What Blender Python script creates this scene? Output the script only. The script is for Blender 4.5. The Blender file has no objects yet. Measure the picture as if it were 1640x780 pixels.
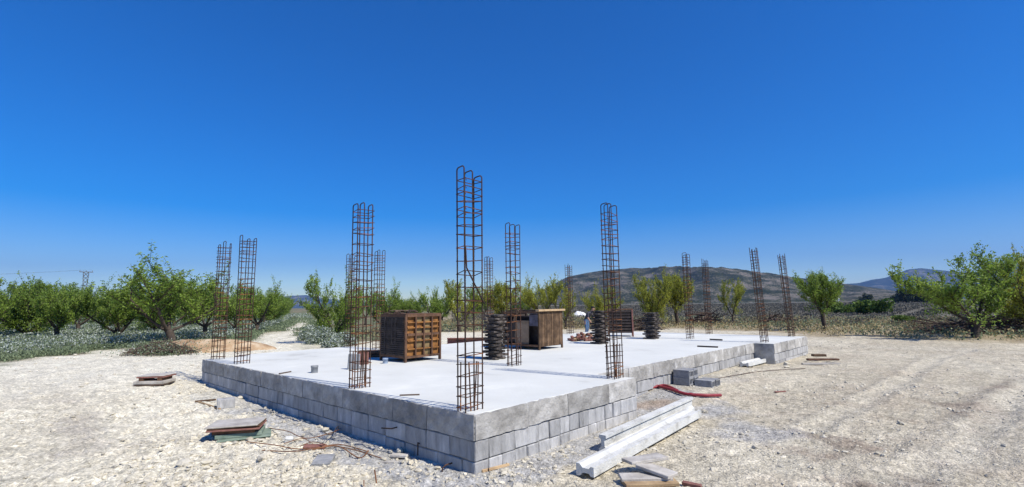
import bpy, math, random
import numpy as np
from mathutils import Vector, Matrix

# ------------------------------------------------------------------ camera, sky, sun, exposure
scene = bpy.context.scene
CAM_Z = 1.75
F_PX, PITCH, ROLL = 795.0, math.radians(7.05), math.radians(0.8)
_cp, _sp = math.cos(PITCH), math.sin(PITCH)
FW = Vector((0, _cp, _sp)); UP0 = Vector((0, -_sp, _cp)); RT0 = Vector((1, 0, 0))
RT = RT0 * math.cos(ROLL) - UP0 * math.sin(ROLL)
UP = RT0 * math.sin(ROLL) + UP0 * math.cos(ROLL)
cam_data = bpy.data.cameras.new('camera')
cam = bpy.data.objects.new('camera', cam_data)
scene.collection.objects.link(cam)
scene.camera = cam
cam_data.sensor_fit = 'HORIZONTAL'
cam_data.sensor_width = 36.0
cam_data.lens = 36.0 * F_PX / 1640.0
cam_data.clip_start = 0.05
cam_data.clip_end = 40000
m = Matrix((RT, UP, -FW)).transposed().to_4x4()
m.translation = Vector((0, 0, CAM_Z))
cam.matrix_world = m

SUN_EL = math.radians(50)
SUN_AZ = math.atan2(0.81, -0.587)            # clockwise from +Y
world = bpy.data.worlds.new('World'); scene.world = world; world.use_nodes = True
wn = world.node_tree; wn.nodes.clear()
w_out = wn.nodes.new('ShaderNodeOutputWorld'); w_bg = wn.nodes.new('ShaderNodeBackground')
w_sky = wn.nodes.new('ShaderNodeTexSky'); w_sky.sky_type = 'NISHITA'; w_sky.sun_disc = False
w_sky.sun_elevation = SUN_EL; w_sky.sun_rotation = SUN_AZ
w_sky.altitude = 600; w_sky.air_density = 1.0; w_sky.dust_density = 0.1; w_sky.ozone_density = 3.0
w_hs = wn.nodes.new('ShaderNodeHueSaturation'); w_hs.inputs['Saturation'].default_value = 1.68
w_hs.inputs['Hue'].default_value = 0.515
wn.links.new(w_sky.outputs[0], w_hs.inputs['Color']); wn.links.new(w_hs.outputs[0], w_bg.inputs['Color'])
w_bg.inputs['Strength'].default_value = 0.12
wn.links.new(w_bg.outputs[0], w_out.inputs['Surface'])

sun_data = bpy.data.lights.new('sun', 'SUN'); sun_data.energy = 5.0; sun_data.angle = math.radians(0.53)
sun_data.color = (1.0, 0.945, 0.85)
sun = bpy.data.objects.new('sun', sun_data); scene.collection.objects.link(sun)
to_sun = Vector((math.sin(SUN_AZ) * math.cos(SUN_EL), math.cos(SUN_AZ) * math.cos(SUN_EL), math.sin(SUN_EL)))
sun.rotation_euler = to_sun.to_track_quat('Z', 'Y').to_euler()
sun.location = to_sun * 60

scene.view_settings.view_transform = 'Standard'; scene.view_settings.look = 'None'
scene.view_settings.gamma = 1.0; scene.view_settings.use_curve_mapping = False
scene.view_settings.exposure = 0.32
scene.render.engine = 'CYCLES'
scene.cycles.volume_bounces = 0
scene.cycles.transparent_max_bounces = 8

COL = scene.collection
rng = random.Random(7)
NR = np.random.RandomState(11)

# ------------------------------------------------------------------ numeric helpers
def sm(t):
    t = np.clip(t, 0, 1); return t * t * (3 - 2 * t)

def g(x, y):
    """coarse ground height"""
    x = np.asarray(x, float); y = np.asarray(y, float)
    s1 = sm((-x - 3.0) / 7.5); s2 = sm((x - 2.0) / 6.0); s3 = sm((y - 13.0) / 8.0)
    z = 0.075 + 0.16 * np.maximum(np.maximum(s1, 0.95 * s3), 0.3 * s2)
    dx, dy = x + 0.4024, y - 5.186                       # soil banked against the recessed wall
    v = dx * 0.68008 + dy * 0.73314; u = -dx * 0.73314 + dy * 0.68008
    bank = np.exp(-((u - 0.4) / 0.9) ** 2) * sm((v - 3.6) / 1.8) * sm((11.5 - v) / 3.0)
    return z + np.maximum(0.0, 0.2 - z) * bank

def _hash(ix, iy, seed):
    h = (ix.astype(np.int64) * 374761393 + iy.astype(np.int64) * 668265263 + seed * 1442695041) & 0x7fffffff
    h = ((h ^ (h >> 13)) * 1274126177) & 0x7fffffff
    return ((h ^ (h >> 16)) & 0xffff) / 65535.0

def vnoise(x, y, seed=0):
    x = np.asarray(x, float); y = np.asarray(y, float)
    ix = np.floor(x); iy = np.floor(y); fx = x - ix; fy = y - iy
    fx = fx * fx * (3 - 2 * fx); fy = fy * fy * (3 - 2 * fy)
    a = _hash(ix, iy, seed); b = _hash(ix + 1, iy, seed); c = _hash(ix, iy + 1, seed); d = _hash(ix + 1, iy + 1, seed)
    return (a * (1 - fx) + b * fx) * (1 - fy) + (c * (1 - fx) + d * fx) * fy

def fbm(x, y, octv=4, seed=0):
    s = 0.0; a = 0.5; t = 0.0
    for i in range(octv):
        s = s + a * vnoise(x, y, seed + i * 17); t += a
        x = np.asarray(x) * 2.03 + 3.1; y = np.asarray(y) * 2.03 + 1.7; a *= 0.5
    return s / t

def P(px, py, z):
    d = FW * F_PX + RT * (px - 820) + UP * (390 - py)
    t = (z - CAM_Z) / d.z
    return Vector((0, 0, CAM_Z)) + d * t

def G(px, py):
    z = 0.1
    for _ in range(12):
        p = P(px, py, z); z = float(g(p.x, p.y))
    return Vector((p.x, p.y, z))

def at_dist(px, py, dist):
    """point on the pixel's ray at the horizontal distance dist"""
    d = FW * F_PX + RT * (px - 820) + UP * (390 - py)
    k = dist / math.hypot(d.x, d.y)
    return Vector((0, 0, CAM_Z)) + d * k

def in_poly(x, y, poly):
    x = np.asarray(x, float); y = np.asarray(y, float)
    ins = np.zeros(x.shape, bool); n = len(poly)
    for i in range(n):
        x1, y1 = poly[i]; x2, y2 = poly[(i + 1) % n]
        c = ((y1 > y) != (y2 > y))
        xi = (x2 - x1) * (y - y1) / ((y2 - y1) if y2 != y1 else 1e-9) + x1
        ins ^= c & (x < xi)
    return ins

def dist_poly(x, y, poly, closed=True):
    x = np.asarray(x, float); y = np.asarray(y, float)
    dm = np.full(x.shape, 1e9); n = len(poly)
    for i in range(n if closed else n - 1):
        x1, y1 = poly[i]; x2, y2 = poly[(i + 1) % n]
        dx, dy = x2 - x1, y2 - y1; L = dx * dx + dy * dy + 1e-12
        t = np.clip(((x - x1) * dx + (y - y1) * dy) / L, 0, 1)
        dm = np.minimum(dm, np.hypot(x - x1 - t * dx, y - y1 - t * dy))
    return dm

# ------------------------------------------------------------------ materials
MATS = {}
def mat(name, stops, scale=6.0, rough=0.85, bump=0.2, bscale=None, detail=6.0, rand=0.0, island=0.0, metallic=0.0,
        coords='pos', stretch=None, transl=None, spec=0.3, fine=None):
    """noise-coloured procedural material. stops: [(pos, rgb), ...]"""
    if name in MATS: return MATS[name]
    mt = bpy.data.materials.new(name); mt.use_nodes = True; nt = mt.node_tree; N = nt.nodes; Lk = nt.links
    b = N['Principled BSDF']; b.inputs['Roughness'].default_value = rough
    b.inputs['Metallic'].default_value = metallic; b.inputs['Specular IOR Level'].default_value = spec
    if coords == 'pos':
        geo = N.new('ShaderNodeNewGeometry'); vec = geo.outputs['Position']
    else:
        tc = N.new('ShaderNodeTexCoord'); vec = tc.outputs['Object']
    if stretch:
        mp = N.new('ShaderNodeMapping'); mp.inputs['Scale'].default_value = stretch
        Lk.new(vec, mp.inputs['Vector']); vec = mp.outputs['Vector']
    nz = N.new('ShaderNodeTexNoise'); nz.inputs['Scale'].default_value = scale; nz.inputs['Detail'].default_value = detail
    nz.inputs['Roughness'].default_value = 0.62
    if rand > 0 and coords != 'pos':
        oi = N.new('ShaderNodeObjectInfo'); va = N.new('ShaderNodeVectorMath'); va.operation = 'ADD'
        sc = N.new('ShaderNodeMath'); sc.operation = 'MULTIPLY'; sc.inputs[1].default_value = 37.0
        Lk.new(oi.outputs['Random'], sc.inputs[0]); Lk.new(vec, va.inputs[0]); Lk.new(sc.outputs[0], va.inputs[1]); vec = va.outputs[0]
    Lk.new(vec, nz.inputs['Vector'])
    rp = N.new('ShaderNodeValToRGB'); els = rp.color_ramp.elements
    while len(els) < len(stops): els.new(0.5)
    for e, (p, c) in zip(els, stops): e.position = p; e.color = (*c, 1)
    Lk.new(nz.outputs['Fac'], rp.inputs['Fac']); col = rp.outputs['Color']
    if rand > 0 or island > 0:
        if island > 0:
            gi = N.new('ShaderNodeNewGeometry'); src = gi.outputs['Random Per Island']; amt = island
        else:
            oi2 = N.new('ShaderNodeObjectInfo'); src = oi2.outputs['Random']; amt = rand
        mr = N.new('ShaderNodeMapRange'); mr.inputs['To Min'].default_value = 1 - amt; mr.inputs['To Max'].default_value = 1 + amt
        Lk.new(src, mr.inputs['Value'])
        hs = N.new('ShaderNodeHueSaturation'); Lk.new(mr.outputs[0], hs.inputs['Value']); Lk.new(col, hs.inputs['Color']); col = hs.outputs[0]
    Lk.new(col, b.inputs['Base Color'])
    if bump > 0:
        n2 = N.new('ShaderNodeTexNoise'); n2.inputs['Scale'].default_value = bscale or scale * 4; n2.inputs['Detail'].default_value = 8
        Lk.new(vec, n2.inputs['Vector'])
        bp = N.new('ShaderNodeBump'); bp.inputs['Strength'].default_value = bump; bp.inputs['Distance'].default_value = 0.02
        Lk.new(n2.outputs['Fac'], bp.inputs['Height']); Lk.new(bp.outputs[0], b.inputs['Normal'])
    if transl:
        tr = N.new('ShaderNodeBsdfTranslucent'); mx = N.new('ShaderNodeMixShader'); mx.inputs[0].default_value = transl
        Lk.new(col, tr.inputs['Color']); Lk.new(b.outputs[0], mx.inputs[1]); Lk.new(tr.outputs[0], mx.inputs[2])
        Lk.new(mx.outputs[0], N['Material Output'].inputs['Surface'])
    MATS[name] = mt
    return mt

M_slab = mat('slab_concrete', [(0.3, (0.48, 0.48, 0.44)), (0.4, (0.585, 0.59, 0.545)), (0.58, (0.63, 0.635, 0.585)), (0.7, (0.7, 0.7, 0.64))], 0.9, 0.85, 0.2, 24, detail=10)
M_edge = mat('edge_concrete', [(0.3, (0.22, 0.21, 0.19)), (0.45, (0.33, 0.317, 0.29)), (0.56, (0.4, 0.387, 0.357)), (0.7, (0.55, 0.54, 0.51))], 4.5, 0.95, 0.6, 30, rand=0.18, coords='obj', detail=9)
M_block = mat('block_concrete', [(0.3, (0.24, 0.236, 0.228)), (0.46, (0.37, 0.366, 0.355)), (0.6, (0.44, 0.436, 0.425)), (0.68, (0.57, 0.56, 0.54))], 9, 0.95, 0.9, 30, rand=0.2, coords='obj', stretch=(1, 1, .3), detail=9)
M_core = mat('mortar', [(0.3, (0.13, 0.13, 0.13)), (0.7, (0.24, 0.235, 0.225))], 9, 0.95, 0.4)
M_dblock = mat('dark_block', [(0.3, (0.19, 0.193, 0.195)), (0.7, (0.34, 0.343, 0.345))], 10, 0.95, 0.4, 60, rand=0.12, coords='obj')
M_joist = mat('joist_concrete', [(0.3, (0.36, 0.35, 0.315)), (0.44, (0.54, 0.54, 0.505)), (0.58, (0.61, 0.61, 0.575)), (0.75, (0.68, 0.675, 0.63))], 5, 0.9, 0.5, 45, detail=10)
M_rust = mat('rebar_rust', [(0.3, (0.03, 0.018, 0.014)), (0.5, (0.075, 0.034, 0.019)), (0.66, (0.3, 0.115, 0.035))], 3.0, 0.8, 0.3, 90, detail=8)
M_rust2 = mat('rebar_dark', [(0.3, (0.024, 0.017, 0.015)), (0.55, (0.055, 0.03, 0.02)), (0.75, (0.13, 0.055, 0.024))], 2.5, 0.8, 0.3, 90)
M_orange = mat('panel_orange', [(0.3, (0.1, 0.045, 0.018)), (0.48, (0.25, 0.11, 0.03)), (0.7, (0.38, 0.18, 0.055))], 12, 0.75, 0.25, 50, rand=0.15)
M_olive = mat('panel_olive', [(0.3, (0.13, 0.09, 0.045)), (0.6, (0.24, 0.17, 0.08)), (0.8, (0.3, 0.2, 0.09))], 9, 0.75, 0.25, 50, rand=0.15)
M_frame = mat('rusty_frame', [(0.3, (0.06, 0.032, 0.02)), (0.6, (0.15, 0.08, 0.045)), (0.8, (0.25, 0.13, 0.06))], 8, 0.8, 0.3, 60)
M_darkslat = mat('dark_slat', [(0.3, (0.03, 0.024, 0.022)), (0.6, (0.065, 0.05, 0.043)), (0.8, (0.11, 0.075, 0.055))], 8, 0.85, 0.3, 60, rand=0.2)
M_brownslat = mat('brown_slat', [(0.3, (0.055, 0.033, 0.019)), (0.52, (0.12, 0.073, 0.04)), (0.75, (0.22, 0.14, 0.08))], 6, 0.85, 0.35, 50, rand=0.3)
M_rubber = mat('dark_plate', [(0.3, (0.03, 0.026, 0.024)), (0.5, (0.06, 0.051, 0.045)), (0.7, (0.17, 0.14, 0.115))], 9, 0.75, 0.35, 60, rand=0.25)
M_timber = mat('pale_timber', [(0.3, (0.3, 0.2, 0.11)), (0.6, (0.45, 0.32, 0.18)), (0.8, (0.52, 0.4, 0.26))], 7, 0.85, 0.3, 60, rand=0.2)
M_board = mat('grey_board', [(0.3, (0.3, 0.275, 0.24)), (0.5, (0.45, 0.42, 0.37)), (0.7, (0.56, 0.53, 0.475))], 6, 0.8, 0.3, 60, rand=0.12)
M_redply = mat('red_ply_edge', [(0.3, (0.14, 0.06, 0.05)), (0.7, (0.27, 0.13, 0.1))], 14, 0.8, 0.3, 80, rand=0.2)
M_green = mat('green_board', [(0.3, (0.13, 0.18, 0.14)), (0.7, (0.25, 0.31, 0.25))], 8, 0.85, 0.3, 60)
M_hose = mat('red_conduit', [(0.3, (0.19, 0.012, 0.02)), (0.7, (0.3, 0.025, 0.035))], 12, 0.5, 0.0, spec=0.5)
M_pvc = mat('grey_pipe', [(0.3, (0.17, 0.18, 0.19)), (0.7, (0.28, 0.29, 0.3))], 12, 0.6, 0.05)
M_bluep = mat('bluish_plastic', [(0.3, (0.2, 0.26, 0.36)), (0.7, (0.33, 0.4, 0.5))], 9, 0.5, 0.05)
M_purple = mat('violet_grey_panel', [(0.3, (0.06, 0.055, 0.075)), (0.7, (0.16, 0.145, 0.18))], 7, 0.75, 0.2)
M_sheet = mat('brown_sheet', [(0.3, (0.17, 0.115, 0.075)), (0.7, (0.3, 0.215, 0.145))], 6, 0.8, 0.2, rand=0.15)
M_stone = mat('pale_stone', [(0.3, (0.42, 0.38, 0.29)), (0.55, (0.56, 0.515, 0.41)), (0.8, (0.68, 0.635, 0.52))], 9, 0.95, 0.5, 50, island=0.22)
M_earth = mat('orange_earth', [(0.35, (0.26, 0.165, 0.09)), (0.5, (0.4, 0.275, 0.16)), (0.65, (0.5, 0.39, 0.26))], 2.5, 1.0, 0.9, 12)
M_bark = mat('bark', [(0.3, (0.035, 0.027, 0.022)), (0.6, (0.085, 0.065, 0.05)), (0.8, (0.15, 0.12, 0.095))], 9, 0.95, 0.6, 40, coords='obj')
M_twig = mat('dry_twig', [(0.3, (0.05, 0.035, 0.028)), (0.7, (0.14, 0.1, 0.075))], 3, 0.95, 0.0, island=0.4)
M_wirerust = mat('rusty_wire', [(0.3, (0.12, 0.055, 0.03)), (0.7, (0.28, 0.13, 0.06))], 6, 0.85, 0.0)
M_leaf = mat('leaf', [(0.3, (0.15, 0.235, 0.034)), (0.55, (0.235, 0.335, 0.052)), (0.78, (0.32, 0.41, 0.075))], 0.9, 0.55, 0, transl=0.5, island=0.4, spec=0.4)
M_leaf2 = mat('leaf_olive', [(0.3, (0.24, 0.27, 0.034)), (0.55, (0.35, 0.37, 0.05)), (0.78, (0.44, 0.43, 0.075))], 0.9, 0.55, 0, transl=0.5, island=0.4, spec=0.4)
M_pine = mat('dark_leaf', [(0.3, (0.018, 0.03, 0.014)), (0.7, (0.05, 0.07, 0.03))], 0.6, 0.7, 0, island=0.4)
M_hedge = mat('hedge_leaf', [(0.3, (0.06, 0.11, 0.02)), (0.7, (0.13, 0.19, 0.035))], 0.4, 0.7, 0, transl=0.3, island=0.4)
M_grass = mat('meadow_green', [(0.3, (0.14, 0.185, 0.095)), (0.7, (0.24, 0.29, 0.17))], 0.5, 0.8, 0, transl=0.35, island=0.35)
M_flower = mat('white_flower', [(0.3, (0.38, 0.43, 0.38)), (0.7, (0.52, 0.56, 0.5))], 0.6, 0.8, 0, transl=0.25, island=0.15)
M_straw = mat('dry_grass', [(0.3, (0.25, 0.2, 0.09)), (0.7, (0.42, 0.35, 0.19))], 0.7, 0.9, 0, transl=0.25, island=0.35)
M_scrub = mat('field_scrub', [(0.3, (0.09, 0.085, 0.07)), (0.6, (0.14, 0.132, 0.105)), (0.8, (0.16, 0.175, 0.105))], 0.05, 0.95, 0, island=0.15)
M_white = mat('white_render', [(0.3, (0.66, 0.66, 0.64)), (0.7, (0.76, 0.76, 0.74))], 1, 0.7, 0)
M_steel = mat('galvanised_steel', [(0.3, (0.1, 0.115, 0.135)), (0.7, (0.17, 0.185, 0.205))], 3, 0.6, 0)
M_skin = mat('skin', [(0.3, (0.36, 0.2, 0.13)), (0.7, (0.45, 0.27, 0.18))], 12, 0.6, 0)
M_denim = mat('denim', [(0.3, (0.05, 0.1, 0.2)), (0.7, (0.11, 0.19, 0.33))], 12, 0.9, 0)
M_shirt = mat('dark_shirt', [(0.3, (0.035, 0.035, 0.05)), (0.7, (0.07, 0.07, 0.09))], 12, 0.9, 0)
M_hair = mat('dark_hair', [(0.3, (0.015, 0.012, 0.01)), (0.7, (0.035, 0.026, 0.02))], 30, 0.7, 0)

# ------------------------------------------------------------------ mesh helpers
class MB:
    def __init__(s): s.v = []; s.f = []; s.m = []; s.smooth = []
    def add(s, vs, fs, mi=0, smooth=False):
        o = len(s.v); s.v += [tuple(v) for v in vs]
        for f in fs: s.f.append(tuple(i + o for i in f)); s.m.append(mi); s.smooth.append(smooth)
    def box(s, c, d, rz=0.0, rx=0.0, ry=0.0, mi=0, bev=0.0, jit=0.0):
        R = Matrix.Rotation(rz, 3, 'Z') @ Matrix.Rotation(ry, 3, 'Y') @ Matrix.Rotation(rx, 3, 'X')
        hx, hy, hz = d[0] / 2, d[1] / 2, d[2] / 2; c = Vector(c)
        if bev <= 0:
            vs = [Vector((x, y, z)) for z in (-hz, hz) for x, y in ((-hx, -hy), (hx, -hy), (hx, hy), (-hx, hy))]
            fs = [(3, 2, 1, 0), (4, 5, 6, 7), (0, 1, 5, 4), (1, 2, 6, 5), (2, 3, 7, 6), (3, 0, 4, 7)]
        else:
            b = bev; out = [(-hx + b, -hy), (hx - b, -hy), (hx, -hy + b), (hx, hy - b), (hx - b, hy), (-hx + b, hy), (-hx, hy - b), (-hx, -hy + b)]
            inn = [(-hx + b, -hy + b), (hx - b, -hy + b), (hx - b, -hy + b), (hx - b, hy - b), (hx - b, hy - b), (-hx + b, hy - b), (-hx + b, hy - b), (-hx + b, -hy + b)]
            vs = [Vector((x, y, -hz + b)) for x, y in out] + [Vector((x, y, hz - b)) for x, y in out]
            vs += [Vector((x, y, hz)) for x, y in ((-hx + b, -hy + b), (hx - b, -hy + b), (hx - b, hy - b), (-hx + b, hy - b))]
            vs += [Vector((x, y, -hz)) for x, y in ((-hx + b, -hy + b), (hx - b, -hy + b), (hx - b, hy - b), (-hx + b, hy - b))]
            fs = [(i, (i + 1) % 8, 8 + (i + 1) % 8, 8 + i) for i in range(8)]
            fs += [(16, 17, 18, 19), (23, 22, 21, 20)]
            k = [16, 17, 17, 18, 18, 19, 19, 16]
            for i in range(8):
                j = (i + 1) % 8
                a, bb = k[i], k[j]
                fs.append((8 + i, 8 + j, bb) if a == bb else (8 + i, 8 + j, bb, a))
                a += 4; bb += 4
                fs.append((j, i, a) if a == bb else (j, i, a, bb))
        if jit: vs = [v + Vector((rng.uniform(-jit, jit), rng.uniform(-jit, jit), rng.uniform(-jit, jit))) for v in vs]
        s.add([c + R @ v for v in vs], fs, mi)
    def tube(s, pts, r, n=6, mi=0, caps=True, smooth=True):
        pts = [Vector(p) for p in pts]; k = len(pts)
        rs = r if isinstance(r, (list, tuple)) else [r] * k
        vs = []; prev = None
        for i, p in enumerate(pts):
            t = (pts[min(i + 1, k - 1)] - pts[max(i - 1, 0)])
            t = t.normalized() if t.length > 1e-9 else Vector((0, 0, 1))
            if prev is None:
                a = Vector((1, 0, 0)) if abs(t.x) < 0.8 else Vector((0, 1, 0)); n1 = t.cross(a).normalized()
            else:
                n1 = (prev - t * prev.dot(t)); n1 = n1.normalized() if n1.length > 1e-6 else t.orthogonal().normalized()
            prev = n1; n2 = t.cross(n1)
            for q in range(n):
                a = 2 * math.pi * q / n; vs.append(p + (n1 * math.cos(a) + n2 * math.sin(a)) * rs[i])
        fs = [(i * n + q, i * n + (q + 1) % n, (i + 1) * n + (q + 1) % n, (i + 1) * n + q) for i in range(k - 1) for q in range(n)]
        s.add(vs, fs, mi, smooth)
        if caps: s.add([vs[q] for q in range(n)], [tuple(range(n - 1, -1, -1))], mi); s.add([vs[(k - 1) * n + q] for q in range(n)], [tuple(range(n))], mi)
    def prism(s, outline, z0, z1, mi=0):
        n = len(outline); vs = [(x, y, z0) for x, y in outline] + [(x, y, z1) for x, y in outline]
        s.add(vs, [tuple(range(n - 1, -1, -1)), tuple(range(n, 2 * n))] + [(i, (i + 1) % n, n + (i + 1) % n, n + i) for i in range(n)], mi)
    def extrude_x(s, prof, x0, x1, mi=0):
        """profile in (y,z), counter-clockwise seen from +x"""
        n = len(prof); vs = [(x0, y, z) for y, z in prof] + [(x1, y, z) for y, z in prof]
        s.add(vs, [tuple(range(n - 1, -1, -1)), tuple(range(n, 2 * n))] + [(i, (i + 1) % n, n + (i + 1) % n, n + i) for i in range(n)], mi)
    def mesh(s, name, mats):
        me = bpy.data.meshes.new(name); me.from_pydata(s.v, [], s.f)
        for mm in (mats if isinstance(mats, (list, tuple)) else [mats]): me.materials.append(mm)
        me.polygons.foreach_set('material_index', s.m); me.polygons.foreach_set('use_smooth', s.smooth); me.update()
        return me
    def build(s, name, mats, parent=None, loc=None, rz=None):
        return link(name, s.mesh(name, mats), parent, loc, rz)

def link(name, data, parent=None, loc=None, rz=None):
    o = bpy.data.objects.new(name, data); COL.objects.link(o)
    if parent: o.parent = parent
    if loc is not None: o.location = loc
    if rz is not None: o.rotation_euler = (0, 0, rz)
    return o

def tag(o, label=None, cat=None, group=None, kind=None):
    if label: o['label'] = label
    if cat: o['category'] = cat
    if group: o['group'] = group
    if kind: o['kind'] = kind
    return o

def empty(name, loc, rz=0.0):
    o = link(name, None, None, loc, rz); o.empty_display_size = 0.2; return o

def np_mesh(name, V, Fq, mats, mi=None, smooth=False):
    """V (n,3) float, Fq (k,3|4) int"""
    me = bpy.data.meshes.new(name); k, c = Fq.shape
    me.vertices.add(len(V)); me.vertices.foreach_set('co', np.ascontiguousarray(V, np.float32).ravel())
    me.loops.add(k * c); me.loops.foreach_set('vertex_index', np.ascontiguousarray(Fq, np.int32).ravel())
    me.polygons.add(k); me.polygons.foreach_set('loop_start', np.arange(0, k * c, c, dtype=np.int32))
    me.polygons.foreach_set('loop_total', np.full(k, c, np.int32))
    for mm in (mats if isinstance(mats, (list, tuple)) else [mats]): me.materials.append(mm)
    if mi is not None: me.polygons.foreach_set('material_index', np.ascontiguousarray(mi, np.int32))
    me.polygons.foreach_set('use_smooth', np.full(k, smooth, bool))
    me.update(calc_edges=True); me.validate(); return me

def leaf_quads(C, size, aspect=0.42, up_bias=0.3, rs=NR):
    """random kite-shaped leaves at the points C"""
    n = len(C); d = rs.normal(size=(n, 3)); d[:, 2] += up_bias; d /= np.linalg.norm(d, axis=1, keepdims=True)
    a = rs.normal(size=(n, 3)); w = np.cross(d, a); w /= np.linalg.norm(w, axis=1, keepdims=True) + 1e-9
    s = (np.asarray(size) * rs.uniform(0.7, 1.3, n))[:, None]
    V = np.stack([C - d * s * 0.5, C + w * s * aspect * 0.5, C + d * s * 0.5, C - w * s * aspect * 0.5], 1).reshape(-1, 3)
    return V, np.arange(n * 4).reshape(n, 4)

# ------------------------------------------------------------------ site frame: foundation axes (local x = v, local y = u)
A = P(760, 665, 0.65)
SITE_A = math.atan2(0.73313648, 0.68008154)
VX = Vector((math.cos(SITE_A), math.sin(SITE_A), 0)); UX = Vector((-VX.y, VX.x, 0))
def S(u, v, z=0.65): return Vector((A.x, A.y, 0)) + UX * u + VX * v + Vector((0, 0, z))
SLAB_VU = [(0, 0), (3.25, 0), (3.25, .65), (10.7, .65), (10.7, .15), (14.15, .15), (14.15, 7.6), (3.9, 7.6), (3.9, 9.3), (.9, 9.3), (.9, 8.8), (0, 8.8)]
SLAB_W = [tuple(S(u, v).xy) for v, u in SLAB_VU]

CLEAR_PX = [(0, 585), (92, 571), (154, 563), (197, 560), (300, 553), (400, 545), (440, 532), (465, 521), (478, 511)]
CLEAR_PX2 = [(500, 514), (486, 540), (505, 556), (545, 556), (566, 549), (640, 543), (700, 533), (800, 530), (900, 528), (1000, 527), (1080, 527), (1200, 530), (1300, 538), (1400, 541), (1500, 545), (1640, 549)]
cw = [tuple(G(*p).xy) for p in CLEAR_PX] + [tuple(G(*p).xy) for p in CLEAR_PX2]
CLEAR = [(-90, -60), (-60, 5)] + cw + [(45, 12), (80, -60)]
ORCH_DIR = np.array([-0.395, 0.9187])

def ring_pts(px): return [tuple(G(*p).xy) for p in px]
DAMP = [ring_pts([(1480, 660), (1560, 625), (1640, 605), (1640, 700), (1560, 705), (1500, 690)]),
        ring_pts([(1270, 715), (1320, 690), (1400, 700), (1420, 740), (1330, 760), (1270, 740)]),
        ring_pts([(20, 690), (120, 640), (200, 660), (180, 720), (60, 750)]),
        ring_pts([(1380, 750), (1500, 740), (1560, 780), (1400, 790)])]
TRACK1 = ring_pts([(1300, 690), (1370, 652), (1440, 615), (1500, 575), (1560, 560)])
TRACK2 = ring_pts([(1560, 740), (1600, 680), (1630, 640), (1700, 600)])
TRACK3 = ring_pts([(1440, 780), (1560, 690), (1620, 640), (1660, 610)])
TRACK4 = ring_pts([(1285, 552), (1400, 556), (1500, 559), (1640, 566)])
TRACK5 = ring_pts([(0, 640), (120, 600), (220, 580), (340, 565)])
TRACK6 = ring_pts([(0, 610), (120, 588), (230, 572), (345, 562)])

def clear_mask(x, y):
    n = (fbm(x * 0.9, y * 0.9, 3, 5) - 0.5) * 2.2
    d = dist_poly(x, y, CLEAR); sd = np.where(in_poly(x, y, CLEAR), d, -d)
    w = np.clip(np.hypot(x, y) * 0.03, 0.25, 2.0)
    path = np.abs((x + 9.0) * ORCH_DIR[1] - (y - 22) * ORCH_DIR[0])
    pm = sm((1.35 - path + n * .6) / 0.8) * (y > 17) * (y < 120)
    return np.maximum(sm(0.5 + (sd + n * w * 1.4) / (2 * w)), 0.32 * pm)

def fine_height(x, y):
    r = np.hypot(x, y); fade = sm((42 - r) / 26.0)
    rub = sm((1.5 - x) / 3.0) * sm((9.5 - np.abs(y - 6)) / 6.0)
    h = 0.05 * (fbm(x * 0.7, y * 0.7, 3, 1) - .5) + 0.045 * (fbm(x * 2.6, y * 2.6, 3, 2) - .5)
    c = vnoise(x * 9, y * 9, 3) * 0.6 + vnoise(x * 19, y * 19, 4) * 0.4
    h = h + (0.03 + 0.055 * rub) * (c - 0.45) * (0.4 + fbm(x * 1.3, y * 1.3, 2, 9))
    c2 = vnoise(x * 36, y * 36, 6)
    h = h + (0.014 + .012 * rub) * (c2 - .5) * sm((14 - r) / 5)
    for tr, wd, dp in ((TRACK1, .12, .018), (TRACK2, .15, .02), (TRACK3, .14, .018), (TRACK4, .3, .03), (TRACK5, .25, .025), (TRACK6, .25, .025)):
        d = dist_poly(x, y, tr, False) + 0.12 * (fbm(x * 1.5, y * 1.5, 2, 33) - .5)
        h = h - dp * np.exp(-(d / wd) ** 2) + dp * 0.7 * np.exp(-((d - wd * 2) / (wd * .6)) ** 2)
    dw = dist_poly(x, y, SLAB_W)
    h = h * sm(dw / 0.5 + 0.35)
    return h * fade

def ground_z(x, y): return float(g(x, y) + fine_height(np.array([x]), np.array([y]))[0])

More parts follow.
